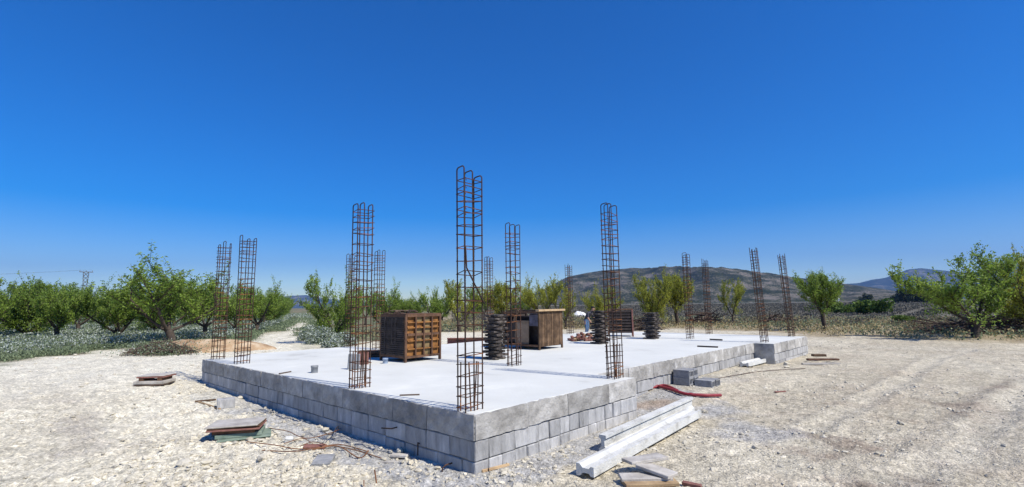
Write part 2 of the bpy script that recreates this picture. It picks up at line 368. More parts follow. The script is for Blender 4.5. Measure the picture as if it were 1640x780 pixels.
# ------------------------------------------------------------------ ground
def build_ground():
    th = np.concatenate([np.linspace(-math.radians(56), math.radians(56), 860), np.linspace(math.radians(56), math.radians(304), 90)[1:-1]])
    rr = [0.4]
    while rr[-1] < 9000:
        r = rr[-1]; q = 1.09 if r < 2.5 else 1.0085 if r < 12 else 1.013 if r < 40 else 1.05 if r < 200 else 1.15
        rr.append(r * q)
    rr = np.array(rr); nt, nr = len(th), len(rr)
    R, T = np.meshgrid(rr, th, indexing='ij')
    X = R * np.sin(T); Y = R * np.cos(T)
    x = X.ravel(); y = Y.ravel()
    near = np.hypot(x, y) < 45
    z = g(x, y)
    fh = np.zeros_like(z); fh[near] = fine_height(x[near], y[near]); z = z + fh
    ins = in_poly(x, y, SLAB_W); dslab = dist_poly(x, y, SLAB_W)
    V = np.stack([x, y, z], 1)
    i = np.arange(nr - 1)[:, None] * nt; j = np.arange(nt)[None, :]; jn = (j + 1) % nt
    F = np.stack([i + j, i + nt + j, i + nt + jn, i + jn], -1).reshape(-1, 4)[:, ::-1]
    # close the hub
    c = len(V); V = np.vstack([V, [0, 0, float(g(0., 0.))]])
    hub = np.stack([np.full(nt, c), np.arange(nt), (np.arange(nt) + 1) % nt, np.full(nt, c)], 1)
    # albedo
    cm = clear_mask(x, y)
    n1 = fbm(x * .35, y * .35, 4, 21); n2 = fbm(x * 1.7, y * 1.7, 5, 22); n3 = fbm(x * 7, y * 7, 4, 23)
    lefty = sm((1.0 - x) / 5.0)
    pale = np.array([.74, .69, .545]); mid = np.array([.51, .455, .34]); tan = np.array([.42, .345, .25]); brown = np.array([.2, .15, .115]); grey = np.array([.38, .385, .385])
    def mixc(a, b, t): return a * (1 - t[:, None]) + b * t[:, None]
    col = mixc(np.tile(mid, (len(x), 1)), pale, np.clip(lefty * .85 + (n1 - .5) * 1.2 + (n2 - .5) * .8 + .12, 0, 1))
    col = mixc(col, tan, sm((n2 - .52) * 5) * .4 * (1 - .5 * lefty))
    for k, dpoly in enumerate(DAMP):
        d = dist_poly(x, y, dpoly); sd = np.where(in_poly(x, y, dpoly), d, -d)
        col = mixc(col, brown if k != 2 else np.array([.36, .32, .27]), sm((sd + (n2 - .5) * 1.4 + (n3 - .5) * .5 + .1) / .5) * (.7 if k != 2 else .55))
    spill = sm((0.75 - dslab + (n2 - .5) * 1.1) / .3) * (~ins) * sm((13 - np.hypot(x, y)) / 4)
    col = mixc(col, grey, spill * .75)
    gp = G(1130, 655); spill2 = sm((.7 - np.hypot(x - gp.x, y - gp.y) + (n2 - .5) * 1.4) / .4); col = mixc(col, grey, spill2 * .7)
    gp = G(1200, 690); spill2 = sm((.6 - np.hypot(x - gp.x, y - gp.y) + (n2 - .5) * 1.4) / .4); col = mixc(col, grey, spill2 * .6)
    # brown scraped patch by the recess and tyre bands
    gp = G(1045, 645); br = sm((.55 - np.hypot(x - gp.x, (y - gp.y) * 1.5) + (n2 - .5) * .9) / .4); col = mixc(col, np.array([.36, .25, .16]), br * .6)
    for tr, wd in ((TRACK1, .3), (TRACK2, .35), (TRACK3, .3), (TRACK4, .7), (TRACK5, .6), (TRACK6, .5)):
        d = dist_poly(x, y, tr, False) + .35 * (n2 - .5)
        col = mixc(col, np.array([.56, .52, .42]), np.exp(-(d / wd) ** 2) * .32)
        col = mixc(col, brown, np.exp(-((d - wd * 1.2) / (wd * .35)) ** 2) * .14)
    palefar = sm((-x - 5.5) / 5) * sm((y - 6) / 6); col = mixc(col, np.array([.74, .7, .57]), palefar * .55)
    # orchard floor, fields
    soil = np.array([.24, .19, .125]); gg = np.array([.15, .165, .09]); fld = np.array([.15, .138, .11]); straw = np.array([.33, .27, .16])
    ad = np.arctan2(x, y); dist = np.hypot(x, y)
    out = mixc(np.tile(gg, (len(x), 1)), soil, sm((n2 - .45) * 4))
    centre = sm((ad + .20) / .12)
    out = mixc(out, mixc(np.tile(straw, (len(x), 1)), np.array([.4, .33, .23]), n2), centre)
    far = sm((dist - 38) / 6) * sm((ad - .02) / .1); out = mixc(out, fld, far)
    v = (.395 * x + .92 * y)
    strips = vnoise(y * .018 + x * .004, x * .0015, 77); out = mixc(out, np.array([.2, .16, .11]), sm((strips - .6) * 6) * sm((dist - 80) / 30))
    out = mixc(out, np.array([.075, .09, .05]), sm((vnoise(y * .012, x * .004, 78) - .6) * 6) * sm((dist - 120) / 40))
    col = mixc(out, col, cm)
    col = np.clip(col * (0.74 + .52 * n3[:, None]), .02, .8)
    me = np_mesh('ground', V, np.vstack([F]), [mat_ground()], smooth=True)
    at = me.color_attributes.new('albedo', 'FLOAT_COLOR', 'POINT')
    buf = np.ones((len(V), 4), np.float32); buf[:-1, :3] = col; buf[-1, :3] = mid
    at.data.foreach_set('color', buf.ravel())
    o = link('ground', me); tag(o, kind='structure')

def mat_ground():
    mt = bpy.data.materials.new('caliche_ground'); mt.use_nodes = True; nt = mt.node_tree; N = nt.nodes; Lk = nt.links
    b = N['Principled BSDF']; b.inputs['Roughness'].default_value = 1.0; b.inputs['Specular IOR Level'].default_value = 0.1
    vc = N.new('ShaderNodeVertexColor'); vc.layer_name = 'albedo'
    geo = N.new('ShaderNodeNewGeometry')
    nz = N.new('ShaderNodeTexNoise'); nz.inputs['Scale'].default_value = 26; nz.inputs['Detail'].default_value = 9; nz.inputs['Roughness'].default_value = .7
    Lk.new(geo.outputs['Position'], nz.inputs['Vector'])
    vo = N.new('ShaderNodeTexVoronoi'); vo.inputs['Scale'].default_value = 34; Lk.new(geo.outputs['Position'], vo.inputs['Vector'])
    sx = N.new('ShaderNodeSeparateColor'); Lk.new(vo.outputs['Color'], sx.inputs[0])
    mr = N.new('ShaderNodeMapRange'); mr.inputs['From Min'].default_value = .3; mr.inputs['From Max'].default_value = .7
    mr.inputs['To Min'].default_value = .6; mr.inputs['To Max'].default_value = 1.32; Lk.new(nz.outputs['Fac'], mr.inputs['Value'])
    mr2 = N.new('ShaderNodeMapRange'); mr2.inputs['To Min'].default_value = .74; mr2.inputs['To Max'].default_value = 1.2; Lk.new(sx.outputs[0], mr2.inputs['Value'])
    mu = N.new('ShaderNodeMath'); mu.operation = 'MULTIPLY'; Lk.new(mr.outputs[0], mu.inputs[0]); Lk.new(mr2.outputs[0], mu.inputs[1])
    n4 = N.new('ShaderNodeTexNoise'); n4.inputs['Scale'].default_value = 6; n4.inputs['Detail'].default_value = 6; n4.inputs['Roughness'].default_value = .65
    Lk.new(geo.outputs['Position'], n4.inputs['Vector'])
    mr3 = N.new('ShaderNodeMapRange'); mr3.inputs['From Min'].default_value = .35; mr3.inputs['From Max'].default_value = .65; mr3.inputs['To Min'].default_value = .82; mr3.inputs['To Max'].default_value = 1.14
    Lk.new(n4.outputs['Fac'], mr3.inputs['Value']); mu2 = N.new('ShaderNodeMath'); mu2.operation = 'MULTIPLY'; Lk.new(mu.outputs[0], mu2.inputs[0]); Lk.new(mr3.outputs[0], mu2.inputs[1]); mu = mu2
    vm = N.new('ShaderNodeVectorMath'); vm.operation = 'SCALE'; Lk.new(vc.outputs['Color'], vm.inputs[0]); Lk.new(mu.outputs[0], vm.inputs['Scale'])
    Lk.new(vm.outputs[0], b.inputs['Base Color'])
    n2 = N.new('ShaderNodeTexNoise'); n2.inputs['Scale'].default_value = 45; n2.inputs['Detail'].default_value = 8; Lk.new(geo.outputs['Position'], n2.inputs['Vector'])
    bp = N.new('ShaderNodeBump'); bp.inputs['Strength'].default_value = .9; bp.inputs['Distance'].default_value = .03
    Lk.new(n2.outputs['Fac'], bp.inputs['Height']); Lk.new(bp.outputs[0], b.inputs['Normal'])
    return mt
build_ground()

# ------------------------------------------------------------------ hills
def mat_hill(name, c_dark, c_mid, c_pale, scale, pale_at):
    mt = bpy.data.materials.new(name); mt.use_nodes = True; nt = mt.node_tree; N = nt.nodes; Lk = nt.links
    b = N['Principled BSDF']; b.inputs['Roughness'].default_value = 1; b.inputs['Specular IOR Level'].default_value = 0
    geo = N.new('ShaderNodeNewGeometry'); mp = N.new('ShaderNodeMapping'); mp.inputs['Scale'].default_value = (1, .55, 2.2); Lk.new(geo.outputs['Position'], mp.inputs['Vector'])
    nz = N.new('ShaderNodeTexNoise'); nz.inputs['Scale'].default_value = scale; nz.inputs['Detail'].default_value = 7; nz.inputs['Roughness'].default_value = .68
    Lk.new(mp.outputs[0], nz.inputs['Vector'])
    nf = N.new('ShaderNodeTexNoise'); nf.inputs['Scale'].default_value = scale * 14; nf.inputs['Detail'].default_value = 4; Lk.new(mp.outputs[0], nf.inputs['Vector'])
    ad = N.new('ShaderNodeMath'); ad.operation = 'MULTIPLY_ADD'; ad.inputs[1].default_value = .7; Lk.new(nf.outputs['Fac'], ad.inputs[0]); Lk.new(nz.outputs['Fac'], ad.inputs[2])
    sb = N.new('ShaderNodeMath'); sb.operation = 'SUBTRACT'; sb.inputs[1].default_value = .35; Lk.new(ad.outputs[0], sb.inputs[0])
    rp = N.new('ShaderNodeValToRGB'); e = rp.color_ramp.elements; e.new(.5); e.new(.6)
    for q, (p, c) in zip(e, [(.42, c_dark), (.5, c_mid), (pale_at, c_mid), (pale_at + .06, c_pale)]): q.position = p; q.color = (*c, 1)
    Lk.new(sb.outputs[0], rp.inputs['Fac']); Lk.new(rp.outputs['Color'], b.inputs['Base Color'])
    return mt

def ridge(name, prof, dist, front, back, seed, material, rough, nx=220, ny=44):
    px = np.linspace(prof[0][0], prof[-1][0], nx); py = np.interp(px, [p[0] for p in prof], [p[1] for p in prof])
    top = [at_dist(a, b, dist) for a, b in zip(px, py)]
    ts = np.concatenate([np.linspace(front, 1, ny), np.linspace(1, back, 10)[1:]])
    tx = np.array([p.x for p in top]); ty = np.array([p.y for p in top]); tz = np.maximum([p.z for p in top], 0.0)
    T = ts[:, None]; k = np.where(T <= 1, sm((T - front) / (1 - front)) ** .85, 1 - sm((T - 1) / (back - 1)))
    X = tx[None] * T; Y = ty[None] * T
    nn = fbm(X / rough, Y / rough, 5, seed) - .5; n2 = np.abs(fbm(X / rough * 2.2, Y / rough * .8, 4, seed + 5) - .5)
    Z = tz[None] * k + tz[None] * (nn * .8 - n2 * .9 + .1) * (1 - np.abs(2 * k - 1)) - 4 * (k < .01)
    V = np.stack([X, Y, Z], -1).reshape(-1, 3)
    ny2 = len(ts); i = np.arange(ny2 - 1)[:, None] * nx; j = np.arange(nx - 1)[None, :]
    F = np.stack([i + j, i + j + 1, i + nx + j + 1, i + nx + j], -1).reshape(-1, 4)
    o = link(name, np_mesh(name, V, F, material, smooth=True)); tag(o, kind='structure')
M_hill = mat_hill('scrub_hill', (.024, .03, .017), (.056, .058, .036), (.17, .15, .125), .022, .545)
M_mount = mat_hill('far_mountain', (.03, .04, .028), (.05, .058, .04), (.2, .175, .14), .0022, .57)
ridge('hill', [(820, 489), (850, 474), (880, 459), (910, 444), (940, 438), (965, 434.5), (1000, 432), (1012, 430.5), (1040, 432), (1080, 432.5), (1110, 433), (1150, 434), (1185, 435), (1220, 440), (1280, 447), (1320, 452), (1360, 457), (1410, 463), (1450, 469), (1500, 476), (1560, 482)], 1900, .45, 1.35, 3, M_hill, 240)
ridge('mountain', [(1240, 484), (1300, 462), (1345, 455.5), (1375, 454), (1395, 449), (1418, 446), (1440, 438), (1455, 433), (1475, 431), (1500, 433), (1540, 437), (1580, 436), (1640, 430), (1720, 428), (1800, 440), (1900, 462)], 6200, .55, 1.2, 8, M_mount, 900, nx=200, ny=40)
ridge('low_hill', [(1280, 486), (1340, 477), (1370, 470), (1410, 470), (1450, 474), (1500, 478), (1560, 480), (1660, 481)], 1300, .6, 1.3, 14, M_hill, 200, nx=140, ny=26)
ridge('mountain', [(120, 500), (165, 482), (190, 471), (208, 465), (235, 463.5), (262, 467), (300, 474), (340, 481), (400, 484), (440, 478), (465, 474), (490, 473), (520, 478), (560, 483), (620, 487), (680, 489)], 7600, .7, 1.2, 21, M_mount, 800, nx=200, ny=26)

# ------------------------------------------------------------------ foundation
fnd = empty('house_foundation', S(0, 0, 0), SITE_A)
tag(fnd, 'pale concrete foundation slab on grey block walls with a stepped side', 'foundation')
def inset_poly(poly, d):
    n = len(poly); out = []
    for i in range(n):
        p0, p1, p2 = Vector(poly[i - 1]), Vector(poly[i]), Vector(poly[(i + 1) % n])
        e1 = (p1 - p0).normalized(); e2 = (p2 - p1).normalized(); n1 = Vector((-e1.y, e1.x)); n2 = Vector((-e2.y, e2.x))
        out.append(tuple(p1 + n1 * d + n2 * d))
    return out
# top sheet with an uneven rim
rim = []
ip = inset_poly(SLAB_VU, 0.01)
for i in range(len(ip)):
    a, b = Vector(ip[i]), Vector(ip[(i + 1) % len(ip)]); L = (b - a).length; k = max(2, int(L / .05)); e = (b - a) / L; nrm = Vector((-e.y, e.x))
    for q in range(k):
        t = q / k; p = a + (b - a) * t
        if 0 < q: p = p + nrm * (rng.random() ** 3 * .022 + .008 + .008 * math.sin(t * L * 7 + i))
        rim.append((p.x, p.y))
mb = MB(); nrim = len(rim)
mb.add([(x, y, .55) for x, y in rim] + [(x, y, .646) for x, y in rim] + [(x * .999 + .003, y * .999 + .003, .65) for x, y in rim],
       [(i, (i + 1) % nrim, nrim + (i + 1) % nrim, nrim + i) for i in range(nrim)] + [(nrim + i, nrim + (i + 1) % nrim, 2 * nrim + (i + 1) % nrim, 2 * nrim + i) for i in range(nrim)] + [tuple(range(2 * nrim, 3 * nrim))])
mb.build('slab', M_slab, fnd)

def edge_panel_mesh(L, H, seed):
    """cast edge length with a rough face and a broken upper arris; local x along the wall, y into the slab, z up"""
    nx = max(4, int(L / .06)); nz = 5; T = .10; r = random.Random(seed); V = []; F = []
    for zi in range(nz):
        for xi in range(nx + 1):
            x = L * xi / nx; z = H * zi / (nz - 1)
            e = 0 if xi in (0, nx) else 1
            y = e * r.uniform(-.006, .006)
            if zi == nz - 1: z -= r.random() ** 4 * .016; y += r.random() * .008
            if zi == 0: z += e * (r.uniform(-.005, .004) + .004 * math.sin(xi * .5 + seed))
            V.append((x, y, z))
    for xi in range(nx + 1): V.append((L * xi / nx, T, V[(nz - 1) * (nx + 1) + xi][2] + .001))
    for xi in range(nx + 1): V.append((L * xi / nx, T, 0))
    for zi in range(nz):
        for xi in range(nx): a = zi * (nx + 1) + xi; F.append((a, a + 1, a + nx + 2, a + nx + 1))
    for zi in range(nz - 1): F.append((zi * (nx + 1), (zi + 1) * (nx + 1), nz * (nx + 1), (nz + 1) * (nx + 1)))
    for zi in range(nz - 1): F.append((zi * (nx + 1) + nx, (nz + 1) * (nx + 1) + nx, nz * (nx + 1) + nx, (zi + 1) * (nx + 1) + nx))
    me = bpy.data.meshes.new('edge_panel'); me.from_pydata(V, [], F); me.materials.append(M_edge); me.update(); return me

def block_mesh(L, H, T, seed):
    b = MB(); b.box((L / 2, T / 2, H / 2), (L, T, H), bev=.008, jit=.004); return b.mesh('block', M_block)
BLK = {}
def block_of(L, H):
    k = (round(L, 3), H)
    if k not in BLK: BLK[k] = [block_mesh(L - .007, H - .007, .12, s) for s in range(3)]
    return rng.choice(BLK[k])

def wall_run(v0, u0, v1, u1, beam_joint, cut=0.25, hole=None, base=-.15, plain=False):
    """a run of the wall seen from outside; slab interior lies to the left of the direction (v0,u0)->(v1,u1)"""
    L = math.hypot(v1 - v0, u1 - u0); ang = math.atan2(u1 - u0, v1 - v0)
    d = Vector((math.cos(ang), math.sin(ang), 0)); n = Vector((-d.y, d.x, 0)); o0 = Vector((v0, u0, 0))
    wl = MB(); mid_ = lambda a, b_: o0 + d * ((a + b_) / 2) + n * .068
    for a_, b_, zt in ([(.03, L - .03, .40)] if not hole else [(.03, hole[0], .40), (hole[1], L - .03, .40)]):
        wl.box(mid_(a_, b_) + Vector((0, 0, (zt - .3) / 2)), (b_ - a_, .1, zt + .3), rz=ang)
    if hole: wl.box(mid_(*hole) + Vector((0, 0, .3)), (hole[1] - hole[0], .1, .2), rz=ang)
    wall = wl.build('wall', M_core, fnd)
    x = 0.0
    while x < L - .01:
        l = min(beam_joint * rng.uniform(.8, 1.2), L - x)
        if L - x - l < .3: l = L - x
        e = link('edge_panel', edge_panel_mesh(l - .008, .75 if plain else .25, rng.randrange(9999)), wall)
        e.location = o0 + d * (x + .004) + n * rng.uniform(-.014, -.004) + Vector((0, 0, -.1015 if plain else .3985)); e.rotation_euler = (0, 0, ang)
        x += l
    for course, z in enumerate(() if plain else (.2, 0.0, -.2)):
        x = 0.0; first = True
        while x < L - .02:
            l = .40 if rng.random() > cut else .20
            if first and course % 2: l = .20
            first = False
            if L - x - l < .09: l = L - x
            l = min(l, L - x)
            if hole and course == 1 and hole[0] - .05 < x < hole[1] - .05 or (z + .2 < base):
                x += l; continue
            bo = link('block', block_of(round(l, 2), .2), wall)
            bo.location = o0 + d * (x + .006) + n * (rng.uniform(-.004, .012)) + Vector((0, 0, z - .006 + rng.uniform(-.004, .003))); bo.rotation_euler = (rng.uniform(-.012, .012), rng.uniform(-.006, .006), ang + rng.uniform(-.008, .008))
            x += l
wall_run(0, 8.8, 0, 0, .62, .25)              # shaded long side
wall_run(0, 0, 3.25, 0, .82, .55)              # lit side
wall_run(3.25, 0, 3.25, .65, .65, .3)
wall_run(3.25, .65, 10.7, .65, .8, .45, hole=(1.55, 1.85))
wall_run(10.7, .65, 10.7, .15, .5, .0, plain=True)
wall_run(10.7, .15, 14.15, .15, .6, .3)
wall_run(14.15, .15, 14.15, 7.6, .9, .1)
wall_run(14.15, 7.6, 3.9, 7.6, 1.2, .1)
wall_run(3.9, 7.6, 3.9, 9.3, .65, .1)
wall_run(3.9, 9.3, .9, 9.3, .8, .1)
wall_run(.9, 9.3, .9, 8.8, .5, .1)
wall_run(.9, 8.8, 0, 8.8, .5, .1)

# ------------------------------------------------------------------ rebar columns
CA, CB, CH = .125, .235, 2.6        # cage width (u), length (v), height
def hairpin_mesh():
    r = .034; c = CA / 2 - r; pts = [(0, -CA / 2, -.05)] + [(0, -CA / 2, z) for z in (.9, 1.8, CH - r)]
    for a in (1, 2, 3): q = math.pi * a / 6; pts.append((0, -c - r * math.cos(q), CH - r + r * math.sin(q)))
    for a in (3, 4, 5): q = math.pi * a / 6; pts.append((0, c - r * math.cos(q), CH - r + r * math.sin(q) - .006))
    pts += [(0, CA / 2, z) for z in (CH - r, 1.8, .9, -.05)]
    b = MB(); b.tube(pts, .0078, 6); return b.mesh('hairpin_bar', M_rust2)
def bar_mesh():
    b = MB(); b.tube([(0, 0, -.05), (0, 0, .9), (0, 0, 1.8), (0, 0, CH)], .0085, 6); return b.mesh('bar', M_rust2)
def stirrup_mesh(k):
    r = random.Random(k); a, b = CA / 2 + .011, CB / 2 + .011; t = [r.uniform(-.012, .012) for _ in range(4)]
    m_ = MB(); m_.tube([(-b, -a, t[0]), (b, -a, t[1]), (b, a, t[2]), (-b, a, t[3]), (-b, -a + .005, t[0] + .004), (-b + .05, -a + .045, t[0] - .01)], .0052, 5, smooth=False)
    return m_.mesh('stirrup', M_rust)
def starter_mesh():
    b = MB(); b.tube([(0, 0, -.03), (.008, .004, .5)], .0075, 6); return b.mesh('starter_bar', M_rust)
HP, BR, ST, SB = hairpin_mesh(), bar_mesh(), [stirrup_mesh(k) for k in range(5)], starter_mesh()
def column(u, v, label, hooked=True, tilt=(0, 0), swap=False, brace=False, starters=0, h=1.0, sp=.125):
    o = empty('rebar_column', S(u, v, .65), SITE_A + (math.pi / 2 if swap else 0)); tag(o, label, 'rebar column', 'rebar column cages rising from the slab')
    o.rotation_euler = (tilt[0], tilt[1], o.rotation_euler.z); o.scale = (1, 1, h)
    r = random.Random(hash((round(u * 100), round(v * 100))) & 0xffff)
    for x in (-CB / 2, 0, CB / 2):
        if hooked:
            p = link('hairpin_bar', HP, o); p.location = (x, 0, r.uniform(-.06, .035)); p.rotation_euler = (r.uniform(-.006, .006), r.uniform(-.009, .009), r.uniform(-.12, .12))
        else:
            for y in (-CA / 2, CA / 2):
                p = link('bar', BR, o); p.location = (x, y, r.uniform(-.08, .03)); p.rotation_euler = (r.uniform(-.005, .005), r.uniform(-.006, .006), 0)
    z = .05; zs = []
    while z < CH - .1:
        zs.append(z); z += (.10 if z < .3 else sp if z < 2.0 else .075) * r.uniform(.72, 1.25)
    for z in zs:
        p = link('stirrup', r.choice(ST), o); p.location = (0, 0, z); p.rotation_euler = (r.uniform(-.12, .12), r.uniform(-.09, .09), r.uniform(-.06, .06))
    for k in range(starters):
        p = link('starter_bar', SB, o); p.location = ((-.09, .06, .1, -.03)[k % 4], (.05, -.05, .04, -.045)[k % 4], 0); p.rotation_euler = (r.uniform(-.06, .06), r.uniform(-.1, .1), r.random() * 6)
    if brace:
        b = MB(); b.tube([(-CB / 2 - .015, -CA / 2 - .02, 1.72), (-CB / 2, -CA / 2 - .02, 1.5), (CB / 2 + .02, -CA / 2 - .02, 1.12)], .008, 6); b.build('brace_bar', M_rust2, o)
    return o
COLS = [
 (8.60, .24, 'hooked rebar column cage on the shaded slab corner facing the orange earth mound', dict(sp=.1)),
 (7.15, .24, 'hooked rebar column cage on the shaded edge, next to the cage at the mound corner', dict(sp=.1)),
 (2.5, .17, 'hooked rebar column cage midway on the shaded slab edge with starter bars at its foot', dict(starters=4)),
 (.22, .14, 'tallest looking hooked rebar cage with diagonal brace on slab corner above the joists', dict(starters=4, brace=True)),
 (2.48, 3.28, 'hooked rebar column cage inside the slab beside a stack of dark plates', dict(starters=2)),
 (.22, 3.04, 'dense rebar column cage at the lit slab corner where the wall steps back', dict(starters=4, sp=.1)),
 (7.40, 11.7, 'thin rebar column cage on the rear slab edge, behind the slatted crate', dict(hooked=False)),
 (9.08, 3.68, 'hooked rebar column cage at rear slab corner in front of a bushy tree', {}),
 (7.72, 3.72, 'hooked rebar column cage behind the orange panel crate', {}),
 (7.38, 7.45, 'hooked rebar column cage on rear slab edge behind a stack of dark plates', {}),
 (2.68, 11.4, 'hooked rebar column cage on the slab between yellowish trees and the red conduit', {}),
 (3.10, 13.95, 'straight barred rebar column cage on the far end edge of the slab', dict(hooked=False)),
 (.50, 11.15, 'straight barred rebar cage leaning on the projecting slab corner over its dark end face', dict(hooked=False, tilt=(-.03, -.05))),
 (.52, 13.95, 'straight barred rebar cage leaning on the far end corner of the projecting slab', dict(hooked=False, tilt=(-.03, -.06)))]
for u, v, lab, kw in COLS: column(u, v, lab, **kw)

# ------------------------------------------------------------------ crates of formwork on the slab
def crate_orange():
    o = empty('panel_crate', P(649, 581, .65), SITE_A); tag(o, 'rusty orange crate of steel formwork panels with a gridded front', 'crate')
    Lx, Ly, H, z0 = .86, .86, .85, .08
    for x in (0, Lx):
        for y in (0, Ly):
            b = MB(); b.box((x, y, (H + z0) / 2), (.05, .05, H + z0), bev=.006); b.build('post', M_frame, o)
    for z in (z0 + .02, z0 + H - .02):
        for y in (0, Ly): b = MB(); b.box((Lx / 2, y - .004 * (y == 0), z), (Lx - .05, .045, .045)); b.build('rail', M_frame, o)
        for x in (0, Lx): b = MB(); b.box((x, Ly / 2, z), (.045, Ly - .05, .045)); b.build('rail', M_frame, o)
    xs = [.025 + (Lx - .05) * i / 4 for i in range(5)]; zs = [z0 + .045 + (H - .09) * t for t in (0, .17, .38, .54, .72, .86, 1)]
    for i in range(1, 4): b = MB(); b.box((xs[i], -.012, z0 + H / 2), (.028, .05, H - .1)); b.build('rib', M_frame, o)
    for j in range(1, 6):
        for i in range(4): b = MB(); b.box(((xs[i] + xs[i + 1]) / 2, -.004, zs[j]), (xs[i + 1] - xs[i] - .03, .036, .022 if j != 3 else .05)); b.build('rib', M_frame if j == 3 else M_orange, o)
    for i in range(4):
        for j in range(6):
            b = MB(); b.box(((xs[i] + xs[i + 1]) / 2, .025 + rng.uniform(0, .012), (zs[j] + zs[j + 1]) / 2), (xs[i + 1] - xs[i] + .01, .012, zs[j + 1] - zs[j] + .012), rx=rng.uniform(-.03, .03))
            b.build('panel', M_orange if i in (0, 3) or rng.random() < .25 else M_olive, o)
    n = 19
    for j in range(n):
        z = z0 + .06 + (H - .12) * j / (n - 1)
        b = MB(); b.box((.0 + rng.uniform(-.012, .006), Ly / 2, z), (.06, Ly - .06, .03), rz=rng.uniform(-.008, .008)); b.build('slat', M_darkslat, o)
        b = MB(); b.box((Lx, Ly / 2, z), (.05, Ly - .06, .03)); b.build('slat', M_darkslat, o)
    for y in (.3, .42, .68): b = MB(); b.box((-.036, y, z0 + H * (.62 if y < .5 else .5)), (.012, .03, H * (.6 if y < .5 else .9))); b.build('strap', M_darkslat, o)
    b = MB(); b.box((Lx / 2, Ly / 2, z0 + H * .5), (Lx - .09, Ly - .09, H - .06)); b.build('panel_pack', M_darkslat, o)
    b = MB(); b.box((Lx / 2, Ly / 2, z0 + H + .012), (Lx + .03, Ly + .03, .02)); b.build('lid', M_frame, o)
    b = MB(); b.box((Lx / 2, Ly, z0 + H * .5), (Lx - .06, .02, H - .08)); b.build('back_panel', M_olive, o)
    return o, z0 + H + .022
crate1, c1top = crate_orange()
cl = MB(); cloc = crate1.location + VX * .4 + UX * .6 + Vector((0, 0, c1top))
for k in range(16):
    a = rng.random() * 3.1; p = Vector((rng.uniform(-.28, .28), rng.uniform(-.2, .2), .012 + .02 * (k % 3))); d = Vector((math.cos(a), math.sin(a), rng.uniform(-.05, .1))) * rng.uniform(.06, .16)
    cl.tube([p - d, p + d * .2 + Vector((0, 0, .015)), p + d], .012, 5)
tag(cl.build('scrap_heap', M_twig, None, cloc, SITE_A), 'small heap of dark scrap lying on the orange panel crate', 'scrap')

def crate_slatted():
    o = empty('slatted_crate', P(864, 561, .65), SITE_A); tag(o, 'brown slatted crate with an open side holding leaning sheets', 'crate')
    Lx, Ly, H, z0 = .9, 1.2, .86, .07
    for x in (0, Lx):
        for y in (0, Ly): b = MB(); b.box((x, y, (H + z0) / 2), (.045, .045, H + z0), bev=.006); b.build('post', M_brownslat, o)
    for y in (0, Ly):
        for z in (z0 + .03, z0 + H - .03, z0 + H * .52): b = MB(); b.box((Lx / 2, y + .012, z), (Lx - .045, .02, .05)); b.build('rail', M_frame, o)
    for x in (0, Lx):
        for z in (z0 + .03, z0 + H - .02): b = MB(); b.box((x, Ly / 2, z), (.04, Ly - .045, .045)); b.build('rail', M_frame, o)
    n = 15
    for i in range(n):
        x = .05 + (Lx - .1) * i / (n - 1)
        b = MB(); b.box((x, -.008 + rng.uniform(-.004, .004), z0 + H / 2 + rng.uniform(-.01, .01)), (.048, .018, H - .04), ry=rng.uniform(-.012, .012)); b.build('slat', M_brownslat, o)
    for i in range(9):
        x = .05 + (Lx - .1) * i / 8; b = MB(); b.box((x, Ly + .03, z0 + H / 2), (.09, .016, H - .05)); b.build('slat', M_darkslat, o)
    b = MB(); b.box((Lx / 2, Ly / 2, z0 + .02), (Lx - .05, Ly - .05, .03)); b.build('floor', M_darkslat, o)
    b = MB(); b.box((Lx * .62, Ly / 2, z0 + H * .45), (Lx * .6, Ly - .12, H * .8)); b.build('inner_pack', M_darkslat, o)
    # sheets showing in the open side
    for y, z, w, h, mm, t in ((.62, .31, .46, .52, M_sheet, .02), (.62, .60, .46, .07, M_sheet, .03), (.22, .64, .36, .28, M_purple, .06), (.22, .81, .38, .13, M_purple, .09), (.98, .36, .34, .56, M_darkslat, .05)):
        b = MB(); b.box((.05 + t, y, z0 + z), (.03, w, h), ry=.04, bev=.006); b.build('sheet', mm, o)
    b = MB(); b.box((Lx * .5, -.02, z0 + H + .026), (Lx + .16, .11, .05), bev=.005); b.build('plank', M_timber, o)
    b = MB(); b.box((Lx * .52, .3, z0 + H + .02), (Lx * .95, .5, .035), ry=.01); b.build('plank', M_brownslat, o)
    b = MB(); b.box((Lx * .35, .85, z0 + H + .02), (Lx * .6, .5, .03), rz=.1); b.build('plank', M_frame, o)
    b = MB(); b.box((-.03, .72, z0 + H - .1), (.03, .07, .3), rx=.5); b.build('plank', M_brownslat, o)
crate_slatted()

